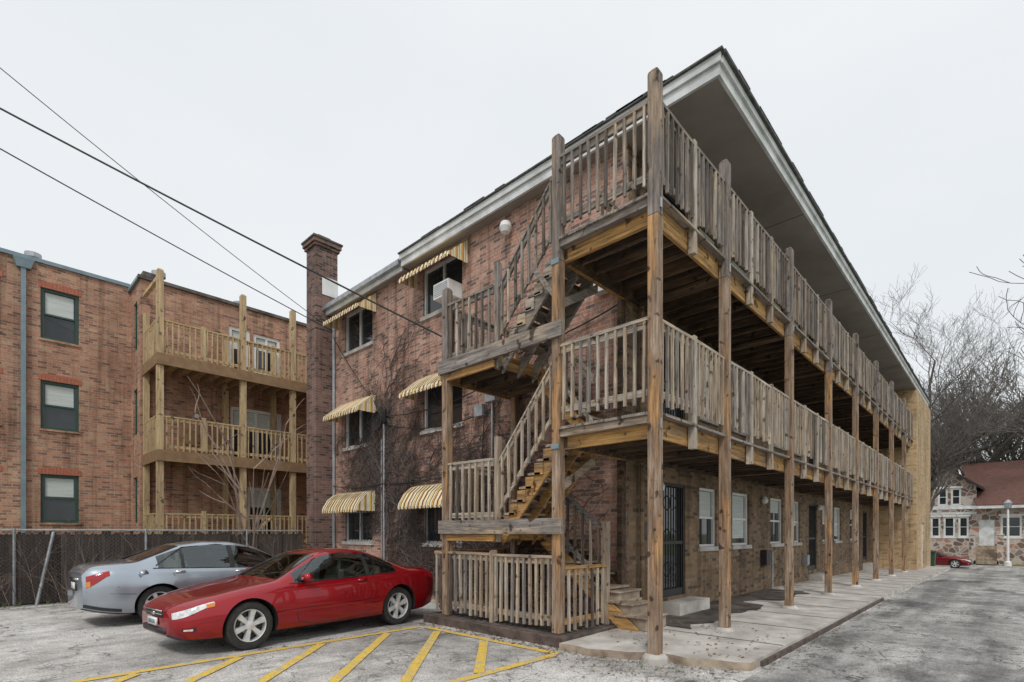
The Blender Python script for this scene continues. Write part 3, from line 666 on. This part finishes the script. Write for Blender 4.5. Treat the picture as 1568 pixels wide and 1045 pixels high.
for i,u,v,s,r in ((0,47,4.4,1.15,0),(1,68,7.2,1.45,1),(0,68,2.6,1.4,3),(1,72,-1.5,1.5,4),(1,78,1.5,1.5,.4),(1,66,-4.8,1.35,5.2),(1,74,5,1.6,2.6),(1,30,-4.0,1.1,2.0)): puttree(i,u,v,s,r)
mb=MB(); random.seed(9)
for i in range(7): twig(Vector((5.95+random.uniform(-.15,.15),16.15,0)),Vector((random.gauss(-.22,.28),random.gauss(-.1,.1),1)),random.uniform(2.6,4.2),.06 if i<3 else .035,2,'barkL',.2,(0,1,1))
mb.build('small_bare_tree')
# ------------------------------------------------------------------ cables and pole
def wire(name,a,b,sag,r):
    mb=MB(); pts=[]
    for t in range(25):
        k=t/24; p=Vector(a).lerp(Vector(b),k); p.z-=sag*4*k*(1-k); pts.append(p)
    mb.tube(pts,r,6,'cable'); return mb.build(name)
wire('overhead_cable',(-1.1,14.2,10.1),(7.68,8.3,5.45),.06,.018); wire('overhead_cable',(-1.1,14.25,11.5),(7.6,14.85,7.8),.12,.009); wire('overhead_cable',(-1.1,14.15,9.45),(7.7,14.7,7.65),.05,.013)
mb=MB(); mb.tube([(-1.1,14.3,0),(-1.1,14.3,12)],[.16,.11],10,'bark',True); mb.box(-1.2,-1.02,13.5,15.1,11.2,11.32,'bark'); mb.build('utility_pole')
# ------------------------------------------------------------------ far house
Hh=empty('stone_house'); mb=MB(); det=MB()
X=60; g=-1.1
HH=[(2.9,3.6,4.0,5.5),(3.8,4.5,4.0,5.5),(2.4,3.1,1.2,3.0),(3.3,4.1,1.2,3.0),(4.3,5.0,1.2,3.0),(-.9,.4,1.2,3.0),(-3,-1.8,1.2,3)]
door=[(.75,1.75,.5,2.7)]
wall(mb,'U',X,-8,6.6,g-.2,4.0,[h for h in HH if h[2]<4]+door,'cobble')
wall(mb,'U',X-.02,1.9,6.6,4.0,5.7,[h for h in HH if h[2]>=4],'cobble')
for h in HH: window(det,'U',X,h,'white',sill='white',fw=.14); det.box(X-.06,X-.025,h[0]-.12,h[1]+.12,h[3]+.001,h[3]+.16,'white')
pb(det,'U',X,.75,1.75,.05,.1,.5,2.7,'offwhite'); 
mb.face([(X-.02,1.9,5.7),(X-.02,6.6,5.7),(X-.02,4.25,7.5)],'cobble')
for a,b in (((4.25,7.7),(1.4,5.45)),((4.25,7.7),(7.1,5.45))):
    det.hexa([(X-.5,a[0],a[1]-.15),(X+6,a[0],a[1]-.15),(X+6,b[0],b[1]-.15),(X-.5,b[0],b[1]-.15),(X-.5,a[0],a[1]),(X+6,a[0],a[1]),(X+6,b[0],b[1]),(X-.5,b[0],b[1])],'rroof')
    det.beam((X-.52,a[0],a[1]-.18),(X-.52,b[0],b[1]-.18),.05,.2,'dark')
det.hexa([(X-1,-8.5,3.8),(X+5,-8.5,7.9),(X+5,3.2,7.9),(X-1,1.88,3.8),(X-1,-8.5,3.95),(X+5,-8.5,8.05),(X+5,3.2,8.05),(X-1,1.88,3.95)],'rroof')
det.box(X-1.05,X-.98,-8.5,6.7,3.62,3.85,'offwhite'); det.box(X-.03,X-.001,1.9,6.6,3.2,3.4,'offwhite'); det.box(X-.04,X-.021,1.9,6.6,3.8,3.98,'offwhite')
for i in range(5): det.box(X-.4*(5-i),X,.5,2.0,g+.1+.3*i,g+.4+.3*i-.001,'steps')
for v in (.4,2.1): det.box(X-2,X-1.6,v-.2,v+.2,g,1.4,'cobble'); det.box(X-2.05,X-1.55,v-.25,v+.25,1.402,1.5,'conc')
det.box(X+3,X+4,4.6,5.3,7,8.6,'lintel')
mb.face([(X,6.6,g),(X+9,6.6,g),(X+9,6.6,5.6),(X,6.6,5.6)],'cobble')
mb.build('walls',Hh); det.build('roof_and_trim',Hh)
SLm=empty('street_lamp'); mb=MB(); mb.tube([(55,-.05,-1.05),(55,-.05,3.4)],[.09,.06],8,'white'); mb.lathe((55,-.05,3.4),(0,0,1),[(.05,0),(.2,.1),(.24,.45),(.27,.47),(.1,.7),(0,.75)],10,'metal'); mb.lathe((55,-.05,-1.05),(0,0,1),[(.22,0),(.2,.4),(.1,.5)],10,'white'); mb.build('lamp_post',SLm)
mb=MB(); mb.hexa([(37.2,2.95,-.5),(37.7,2.95,-.5),(37.7,3.4,-.5),(37.2,3.4,-.5),(37.15,2.9,.5),(37.75,2.9,.5),(37.75,3.45,.5),(37.15,3.45,.5)],'bin'); mb.box(37.1,37.8,2.85,3.5,.502,.57,'bin'); mb.tube([(37.7,2.85,-.45),(37.7,3.5,-.45)],.1,8,'dark',True); mb.build('wheelie_bin')

# ------------------------------------------------------------------ cars
import bmesh
def make_car(name,P,paintm,loc,rot,data=None,sx=1):
    E=empty(name,loc,rot); E.scale=(sx,1,1)
    if data:
        for me in data:
            o=bpy.data.objects.new(me.name,me); COL.objects.link(o); o.parent=E
        return data
    Lc=P['L']; xs=np.linspace(0,Lc,600)
    def curve(key,sig):
        k=P[key]; y=np.interp(xs,[a for a,b in k],[b for a,b in k])
        r=int(sig/(Lc/600)*3); ker=np.exp(-.5*(np.arange(-r,r+1)*(Lc/600)/sig)**2); ker/=ker.sum()
        yp=np.concatenate([2*y[0]-y[1:r+1][::-1],y,2*y[-1]-y[-r-1:-1][::-1]]); return np.convolve(yp,ker,'valid')
    C={k:curve(k,s) for k,s in (('top',.055),('belt',.10),('W',.05),('zb',.04),('wr',.09))}
    def g(k,s): return float(np.interp(s,xs,C[k]))
    def sect(s):
        W=g('W',s);zb=g('zb',s);zt=g('top',s);be=min(g('belt',s),zt-.015);wr=min(g('wr',s),W*.86);h=zt-be;hb=be-zb
        p8=(W*.915,be+min(.012,h*.12)); p11=(wr+.015,be+.86*h)
        b=.035*min(1,h/.35)
        fl=0
        for a in P['axles']:
            t=abs(s-a)/(P['R']+.12)
            if t<1: fl=max(fl,.022*(1-t*t))
        return [(0,zb),(.82*W,zb),(.945*W,zb+.03),(.975*W+fl*.5,zb+.12),(.992*W+fl,zb+.42*hb),(1.0*W+fl,zb+.62*hb),(.985*W+fl*.4,be-.09*min(1,hb/.4)),(.95*W,be-.012),p8,
            (p8[0]*2/3+p11[0]/3+b,p8[1]*2/3+p11[1]/3),(p8[0]/3+p11[0]*2/3+b,p8[1]/3+p11[1]*2/3),p11,(wr*.9,be+.955*h),(wr*.5,zt-.006),(0,zt)]
    st=sorted(set([round(float(x),3) for x in np.linspace(0,Lc,80)]+P['keys']+[.02,.05,Lc-.02,Lc-.05]))
    mb=MB(); ring=28
    mb.ml=[paintm,'cglass','dark']
    for s in st:
        q=sect(s); mb.v+=[(s-Lc/2,y,z) for y,z in q]+[(s-Lc/2,-y,z) for y,z in q[13:0:-1]]
    def inr(s,R): return any(a<=s<=b for a,b in R)
    for i in range(len(st)-1):
        sm=(st[i]+st[i+1])/2
        for j in range(ring):
            k=j if j<14 else 27-j
            m=0
            if 8<=k<=10 and inr(sm,P['side']): m=1
            if 8<=k<=10 and inr(sm,P['pill']): m=2
            if k in(12,13) and inr(sm,P['screen']): m=1
            if k<=1: m=2
            a=i*ring+j;b=i*ring+(j+1)%ring
            mb.f.append((a,b,b+ring,a+ring)); mb.m.append(m)
    mb.f.append(tuple(range(ring-1,-1,-1))); mb.m.append(0); e=(len(st)-1)*ring; mb.f.append(tuple(e+j for j in range(ring))); mb.m.append(0)
    body=mb.build('body',None,True)
    bm=bmesh.new(); bm.from_mesh(body.data); bmesh.ops.recalc_face_normals(bm,faces=bm.faces); bm.to_mesh(body.data); bm.free()
    cut=MB(); R=P['R']
    for s in P['axles']:
        for sd in (1,-1):
            n=36; base=len(cut.v)
            for yy in (.56*sd,1.15*sd):
                for j in range(n):
                    t=6.2832*j/n; cut.v.append((s-Lc/2+math.cos(t)*(R+.05),yy,R+math.sin(t)*(R+.05)))
            k=cut.mi('dark')
            for j in range(n): cut.f.append((base+j,base+(j+1)%n,base+n+(j+1)%n,base+n+j)); cut.m.append(k)
            cut.f.append(tuple(base+j for j in range(n)));cut.m.append(k); cut.f.append(tuple(base+n+j for j in range(n-1,-1,-1)));cut.m.append(k)
    co=cut.build('cut'); bm=bmesh.new(); bm.from_mesh(co.data); bmesh.ops.recalc_face_normals(bm,faces=bm.faces); bm.to_mesh(co.data); bm.free()
    mo=body.modifiers.new('b','BOOLEAN'); mo.object=co; mo.operation='DIFFERENCE'; mo.solver='EXACT'
    try: mo.material_mode='TRANSFER'
    except Exception: pass
    dg=bpy.context.evaluated_depsgraph_get(); nm=bpy.data.meshes.new_from_object(body.evaluated_get(dg)); nm.name='body'
    body.modifiers.clear(); body.data=nm; bpy.data.objects.remove(co); body.parent=E
    try: nm.set_sharp_from_angle(angle=math.radians(48))
    except Exception: pass
    it=MB(); c0,c1=P['screen'][0][0],P['screen'][1][1]
    S=[c0+.06+(c1-c0-.12)*i/14 for i in range(15)]
    for a,b in zip(S[:-1],S[1:]):
        wa,wb=g('W',a)*.88,g('W',b)*.88; za,zb_=g('belt',a)-.02,g('belt',b)-.02
        it.face([(a-Lc/2,-wa,za-.10),(b-Lc/2,-wb,zb_-.10),(b-Lc/2,wb,zb_-.10),(a-Lc/2,wa,za-.10)],'dark')
    def seat(s,y,w):
        zb0=g('belt',s)-.12; x=s-Lc/2
        it.hexa([(x,y-w,zb0),(x+.12,y-w,zb0),(x+.12,y+w,zb0),(x,y+w,zb0),(x+.06,y-w*.85,zb0+.26),(x+.15,y-w*.85,zb0+.26),(x+.15,y+w*.85,zb0+.26),(x+.06,y+w*.85,zb0+.26)],'seat')
        it.hexa([(x+.08,y-.1,zb0+.262),(x+.15,y-.1,zb0+.262),(x+.15,y+.1,zb0+.262),(x+.08,y+.1,zb0+.262),(x+.10,y-.09,zb0+.40),(x+.16,y-.09,zb0+.40),(x+.16,y+.09,zb0+.40),(x+.10,y+.09,zb0+.40)],'seat')
    for y in (.36,-.36): seat(P['seats'][0],y,.22); seat(P['seats'][1],y,.26)
    sw=P['seats'][0]-.62-Lc/2; pts=[(sw-.03+.06*math.sin(t/12*6.2832)*.6,.36+.17*math.cos(t/12*6.2832),g('belt',P['seats'][0]-.6)+.03+.15*math.sin(t/12*6.2832)) for t in range(13)]; it.tube(pts,.014,5,'dark')
    it.build('interior',E)
    d=MB()
    def surf(s,k,side,off=.004):
        def pt(s,k):
            q=sect(min(max(s,0),Lc)); k0=int(min(k,13.999)); f=k-k0; a,b=q[k0],q[k0+1]
            return Vector((s-Lc/2,(a[0]*(1-f)+b[0]*f)*side,a[1]*(1-f)+b[1]*f))
        p=pt(s,k); ds=pt(s+.01,k)-pt(s-.01,k); dk=pt(s,min(k+.1,13.99))-pt(s,k-.1); n=ds.cross(dk)
        if n.length<1e-9: n=Vector((0,side,0))
        n.normalize()
        if n.dot(p-Vector((p.x*.9,0,.55)))<0: n=-n
        return p+n*off
    def patch(s0,s1,k0,k1,m,off=.005,ns=10,nk=5,taper=None):
        for sd in (1,-1):
            G_=[]
            for i in range(ns+1):
                t=i/ns; row=[]
                a,b=(k0,k1) if taper is None else (k0+(taper[0]-k0)*t,k1+(taper[1]-k1)*t)
                for j in range(nk+1): row.append(surf(s0+(s1-s0)*t,a+(b-a)*j/nk,sd,off))
                G_.append(row)
            for i in range(ns):
                for j in range(nk): d.face([G_[i][j],G_[i+1][j],G_[i+1][j+1],G_[i][j+1]],m)
    def line(pts,r=.004,m='dark'):
        for sd in (1,-1): d.tube([surf(s,k,sd,.0) for s,k in pts],r,4,m)
    P['detail'](d,surf,patch,line,Lc)
    d.build('details',E,True)
    wh=MB()
    for s in P['axles']:
        for sd in (1,-1):
            c=(s-Lc/2,sd*(P['track']),R); ax=(0,sd,0); r0=R*.69
            wh.lathe(c,ax,[(r0,-.2),(R*.93,-.2),(R,-.17),(R,-.03),(R*.975,0),(R*.86,.015),(r0+.01,.006),(r0,-.02)],40,'tire')
            wh.lathe(c,ax,[(r0,-.02),(r0*.98,.006),(r0*.93,.0),(r0*.9,-.07)],40,'rim')
            wh.lathe(c,ax,[(r0,-.085),(0,-.085)],24,'dark'); wh.lathe(c,ax,[(.12,-.07),(.11,-.06),(0,-.06)],20,'metal')
            wh.lathe(c,ax,[(0,.004),(.035,.003),(.065,-.008),(.07,-.04)],20,'rim')
            ns=P['spokes']
            for q in range(ns):
                t=6.2832*q/ns+.3; 
                dr=Vector((math.cos(t),0,math.sin(t))); tn=Vector((-math.sin(t),0,math.cos(t))); C0=Vector(c); Y=Vector((0,sd,0))
                a=C0+dr*.05; b=C0+dr*r0*.95; wa,wb=.028,P['sw']
                wh.hexa([a-tn*wa-Y*.05,b-tn*wb-Y*.06,b+tn*wb-Y*.06,a+tn*wa-Y*.05,a-tn*wa*.8-Y*.006,b-tn*wb*.85-Y*.004,b+tn*wb*.85-Y*.004,a+tn*wa*.8-Y*.006],'rim')
    wh.build('wheels',E,True)
    for o in E.children:
        if o.name.startswith('wheels'):
            try:o.data.set_sharp_from_angle(angle=math.radians(40))
            except Exception:pass
    return [o.data for o in E.children]
def mirror(d,p,sd,m):
    prof=[(.0,-.10),(.045,-.09),(.062,-.03),(.062,.05),(.05,.09),(0,.10)]
    c=Vector((p.x+.02,p.y+sd*.09,p.z+.06)); base=len(d.v); k=d.mi(m); n=12
    for (rr,o) in prof:
        for j in range(n):
            t=6.2832*j/n; d.v.append((c.x+math.cos(t)*rr*1.1,c.y+o*sd,c.z+math.sin(t)*rr))
    for i in range(len(prof)-1):
        for j in range(n): d.f.append((base+i*n+j,base+i*n+(j+1)%n,base+(i+1)*n+(j+1)%n,base+(i+1)*n+j)); d.m.append(k)
    d.hexa([(p.x-.03,p.y-sd*.05,p.z-.02),(p.x+.06,p.y-sd*.05,p.z-.02),(p.x+.05,p.y+sd*.05,p.z+.02),(p.x-.01,p.y+sd*.05,p.z+.02),(p.x-.02,p.y-sd*.05,p.z+.02),(p.x+.06,p.y-sd*.05,p.z+.02),(p.x+.05,p.y+sd*.05,p.z+.05),(p.x-.01,p.y+sd*.05,p.z+.05)],'dark')
def coupe_det(d,surf,patch,line,Lc):
    h=-Lc/2
    patch(.03,.46,5.9,7.7,'lamp',taper=(6.8,7.9)); patch(.36,.455,6.5,7.3,'amber',off=.008,ns=3)
    line([(.02,5.9),(.2,6.15),(.47,6.8),(.47,7.9),(.2,7.78),(.03,7.65)],.006)
    line([(.10,6.6),(.28,7.1)],.012,'chrome')
    patch(Lc-.42,Lc-.04,6.0,7.6,'tail',taper=(5.6,7.6))
    d.box(h-.012,h+.03,-.30,.30,.50,.575,'dark'); d.box(h-.02,h-.011,-.31,.31,.577,.592,'chrome'); d.box(h-.016,h-.011,-.30,.30,.533,.541,'chrome')
    d.box(h-.02,h-.012,-.05,.05,.515,.56,'chrome')
    d.box(h-.012,h+.03,-.42,.42,.29,.36,'dark'); d.box(h-.035,h-.013,-.16,.16,.385,.485,'white'); d.box(h-.037,h-.0351,-.12,.12,.41,.46,'bluepipe')
    patch(.10,.24,3.2,4.0,'dark',off=.004,ns=4); patch(.12,.21,3.35,3.85,'lamp',off=.010,ns=3)
    line([(.30,12.2),(.8,12.0),(1.30,11.9)],.005); 
    line([(1.62,8.0),(1.60,6),(1.58,4),(1.62,3.0),(1.8,2.4)],.006); line([(2.92,8.0),(2.94,6),(2.92,4),(2.86,2.7)],.006); line([(1.8,2.4),(2.3,2.35),(2.86,2.7)],.005)
    line([(1.5,8.1),(2.3,8.1),(3.2,8.1),(3.56,8.2)],.009,'dark'); line([(1.6,8.6),(2.0,11.1),(2.5,11.2),(3.0,11.1),(3.5,9.2)],.009,'dark')
    line([(1.40,11.9),(1.75,12.0),(2.07,12.0)],.008,'dark')
    patch(1.27,3.12,3.9,4.2,'red',off=.014,ns=24,nk=2); line([(1.27,4.25),(2.2,4.25),(3.12,4.25)],.003)
    line([(.05,4.4),(.3,4.5),(.52,4.5)],.004); line([(3.9,4.6),(4.3,4.6),(4.55,4.6)],.004)
    for sd in (1,-1):
        p=surf(2.74,6.55,sd,.015); d.cbox(p,(.17,.03,.03),'red')
        mirror(d,surf(1.70,8.3,sd,.02),sd,'red')
    d.tube([(-Lc/2+1.38,.5,.955),(-Lc/2+1.55,.0,1.04)],.007,4,'dark'); d.tube([(-Lc/2+1.38,-.1,.965),(-Lc/2+1.55,-.55,1.02)],.007,4,'dark')
def sedan_det(d,surf,patch,line,Lc):
    h=Lc/2
    patch(Lc-.34,Lc-.05,6.2,7.6,'tail',taper=(5.2,7.6)); patch(Lc-.10,Lc-.05,5.3,6.0,'amber',off=.008,ns=3)
    patch(.03,.42,6.0,7.7,'lamp',taper=(6.6,7.8))
    d.box(h-.02,h+.015,-.26,.26,.62,.78,'dark'); d.box(h+.016,h+.02,-.16,.16,.64,.75,'white'); d.box(h-.02,h+.02,-.35,.35,.80,.825,'chrome')
    d.box(-h-.012,-h+.03,-.3,.3,.5,.58,'dark')
    line([(4.18,8.0),(4.3,5.0),(4.7,4.7)],.005); line([(4.05,4.2),(4.4,4.3),(4.74,4.3)],.004)
    line([(1.45,8.0),(1.42,5),(1.5,2.5)],.006); line([(2.5,8.0),(2.52,5),(2.5,2.5)],.006); line([(3.55,8.0),(3.5,6),(3.2,3.6),(3.15,2.5)],.006)
    line([(1.5,8.05),(2.5,8.05),(3.6,8.05),(3.8,8.1)],.010,'dark'); line([(1.7,8.8),(2.1,11.1),(2.7,11.2),(3.3,11.1),(3.75,8.8)],.012,'dark')
    line([(4.2,11.8),(4.0,12),(3.34,12)],.008,'dark')
    patch(1.3,3.3,3.0,3.3,'silver',off=.012,ns=24,nk=2)
    patch(Lc-.5,Lc-.02,2.2,2.8,'dark',off=.006)
    for sd in (1,-1):
        for s in (2.38,3.4): p=surf(s,6.5,sd,.015); d.cbox(p,(.17,.03,.03),'chrome')
        mirror(d,surf(1.62,8.3,sd,.02),sd,'silver')
        p=surf(3.95,6.2,sd,.004); d.lathe(p,(0,sd,0),[(.07,0),(.075,.004),(.0,.004)],16,'silver')
    d.tube([(h-.9,.35,.98),(h-.75,.35,1.12)],.005,4,'dark')
coupe=dict(L=4.6,R=.33,axles=[.92,3.54],track=.81,spokes=6,sw=.045,seats=(2.45,3.15),
 top=[(0,.60),(.06,.655),(.3,.73),(.9,.845),(1.38,.915),(2.05,1.27),(2.3,1.325),(2.6,1.345),(2.9,1.325),(3.25,1.22),(3.85,.985),(4.3,.965),(4.5,.94),(4.6,.84)],
 belt=[(0,.555),(.3,.665),(1.0,.79),(1.4,.84),(2.5,.865),(3.4,.90),(4.2,.91),(4.6,.80)],
 W=[(0,.50),(.06,.64),(.2,.76),(.45,.83),(.9,.87),(2.3,.885),(3.6,.875),(4.2,.82),(4.5,.72),(4.6,.56)],
 zb=[(0,.27),(.1,.21),(.6,.19),(4.1,.2),(4.4,.26),(4.6,.36)],
 wr=[(0,.42),(.5,.64),(1.35,.70),(2.05,.56),(2.9,.54),(3.4,.57),(3.9,.64),(4.6,.5)],
 side=[(1.58,3.5)],pill=[(2.86,2.94)],screen=[(1.40,2.06),(3.12,3.82)],keys=[1.4,1.58,2.06,2.86,2.94,3.12,3.5,3.82],detail=coupe_det)
sedan=dict(L=4.75,R=.33,axles=[.95,3.70],track=.82,spokes=7,sw=.035,seats=(2.25,3.15),
 top=[(0,.62),(.06,.68),(.3,.76),(.9,.87),(1.3,.95),(2.0,1.34),(2.4,1.43),(2.9,1.44),(3.3,1.39),(4.0,1.09),(4.5,1.06),(4.68,1.03),(4.75,.90)],
 belt=[(0,.57),(.3,.69),(1.0,.83),(1.4,.88),(2.5,.91),(3.6,.95),(4.4,.97),(4.75,.85)],
 W=[(0,.52),(.06,.66),(.2,.78),(.5,.86),(1,.90),(2.5,.905),(3.8,.89),(4.4,.84),(4.66,.74),(4.75,.62)],
 zb=[(0,.27),(.1,.21),(.6,.19),(4.2,.2),(4.5,.25),(4.75,.32)],
 wr=[(0,.42),(.5,.66),(1.3,.72),(2.0,.58),(3.2,.56),(3.7,.6),(4.1,.68),(4.75,.54)],
 side=[(1.55,3.72)],pill=[(2.44,2.54),(3.30,3.36)],screen=[(1.32,2.02),(3.34,3.98)],keys=[1.32,1.55,2.02,2.44,2.54,3.30,3.36,3.34,3.72,3.98],detail=sedan_det)
dat=make_car('red_parked_car',coupe,'red',(3.99,8.42,0),math.radians(4.5),sx=.965)
make_car('silver_parked_car',sedan,'silver',(3.72,11.75,0),math.radians(182))
make_car('red_parked_car',coupe,'red',(51.8,4.2,-1.05),math.radians(90),data=dat)

# ------------------------------------------------------------------ world, sun, camera
w=bpy.data.worlds.new('World'); sc.world=w; w.use_nodes=True; nt=w.node_tree
bg=nt.nodes['Background']; el=math.radians(50)
sky=nt.nodes.new('ShaderNodeTexSky'); sky.sky_type='NISHITA'; sky.sun_disc=False; sky.sun_elevation=el; sky.sun_rotation=math.radians(235)
tc=N(nt,'ShaderNodeTexCoord'); n=N(nt,'ShaderNodeTexNoise'); n.inputs['Scale'].default_value=1.6; n.inputs['Detail'].default_value=5
mp=N(nt,'ShaderNodeVectorMath',operation='MULTIPLY'); L(nt,tc.outputs['Generated'],mp.inputs[0]); mp.inputs[1].default_value=(1,1,2.5); L(nt,mp.outputs[0],n.inputs['Vector'])
cl=ramp(nt,n.outputs[0],[(.3,(8.35,8.75,9.05)),(.7,(9.1,9.35,9.55))])
mx=mixc(nt,.95,sky.outputs[0],cl); L(nt,mx,bg.inputs[0]); bg.inputs[1].default_value=.1
sl=bpy.data.lights.new('sun','SUN'); sl.energy=1.5; sl.angle=math.radians(12); sl.color=(1,.97,.92)
so=bpy.data.objects.new('sun',sl); COL.objects.link(so)
sd=Vector((-math.cos(el)*.80,-math.cos(el)*.60,math.sin(el))); so.rotation_euler=sd.to_track_quat('Z','Y').to_euler()
cam=bpy.data.cameras.new('camera'); co=bpy.data.objects.new('camera',cam); COL.objects.link(co); sc.camera=co
cam.sensor_width=36; cam.lens=36*800/1568; cam.shift_y=(816-522.5)/1568; cam.clip_end=2000
co.location=(0,0,1.6); co.rotation_euler=(math.pi/2,0,math.radians(43.46)-math.pi/2)
sc.view_settings.view_transform='Standard'; sc.view_settings.look='None'; sc.view_settings.exposure=0
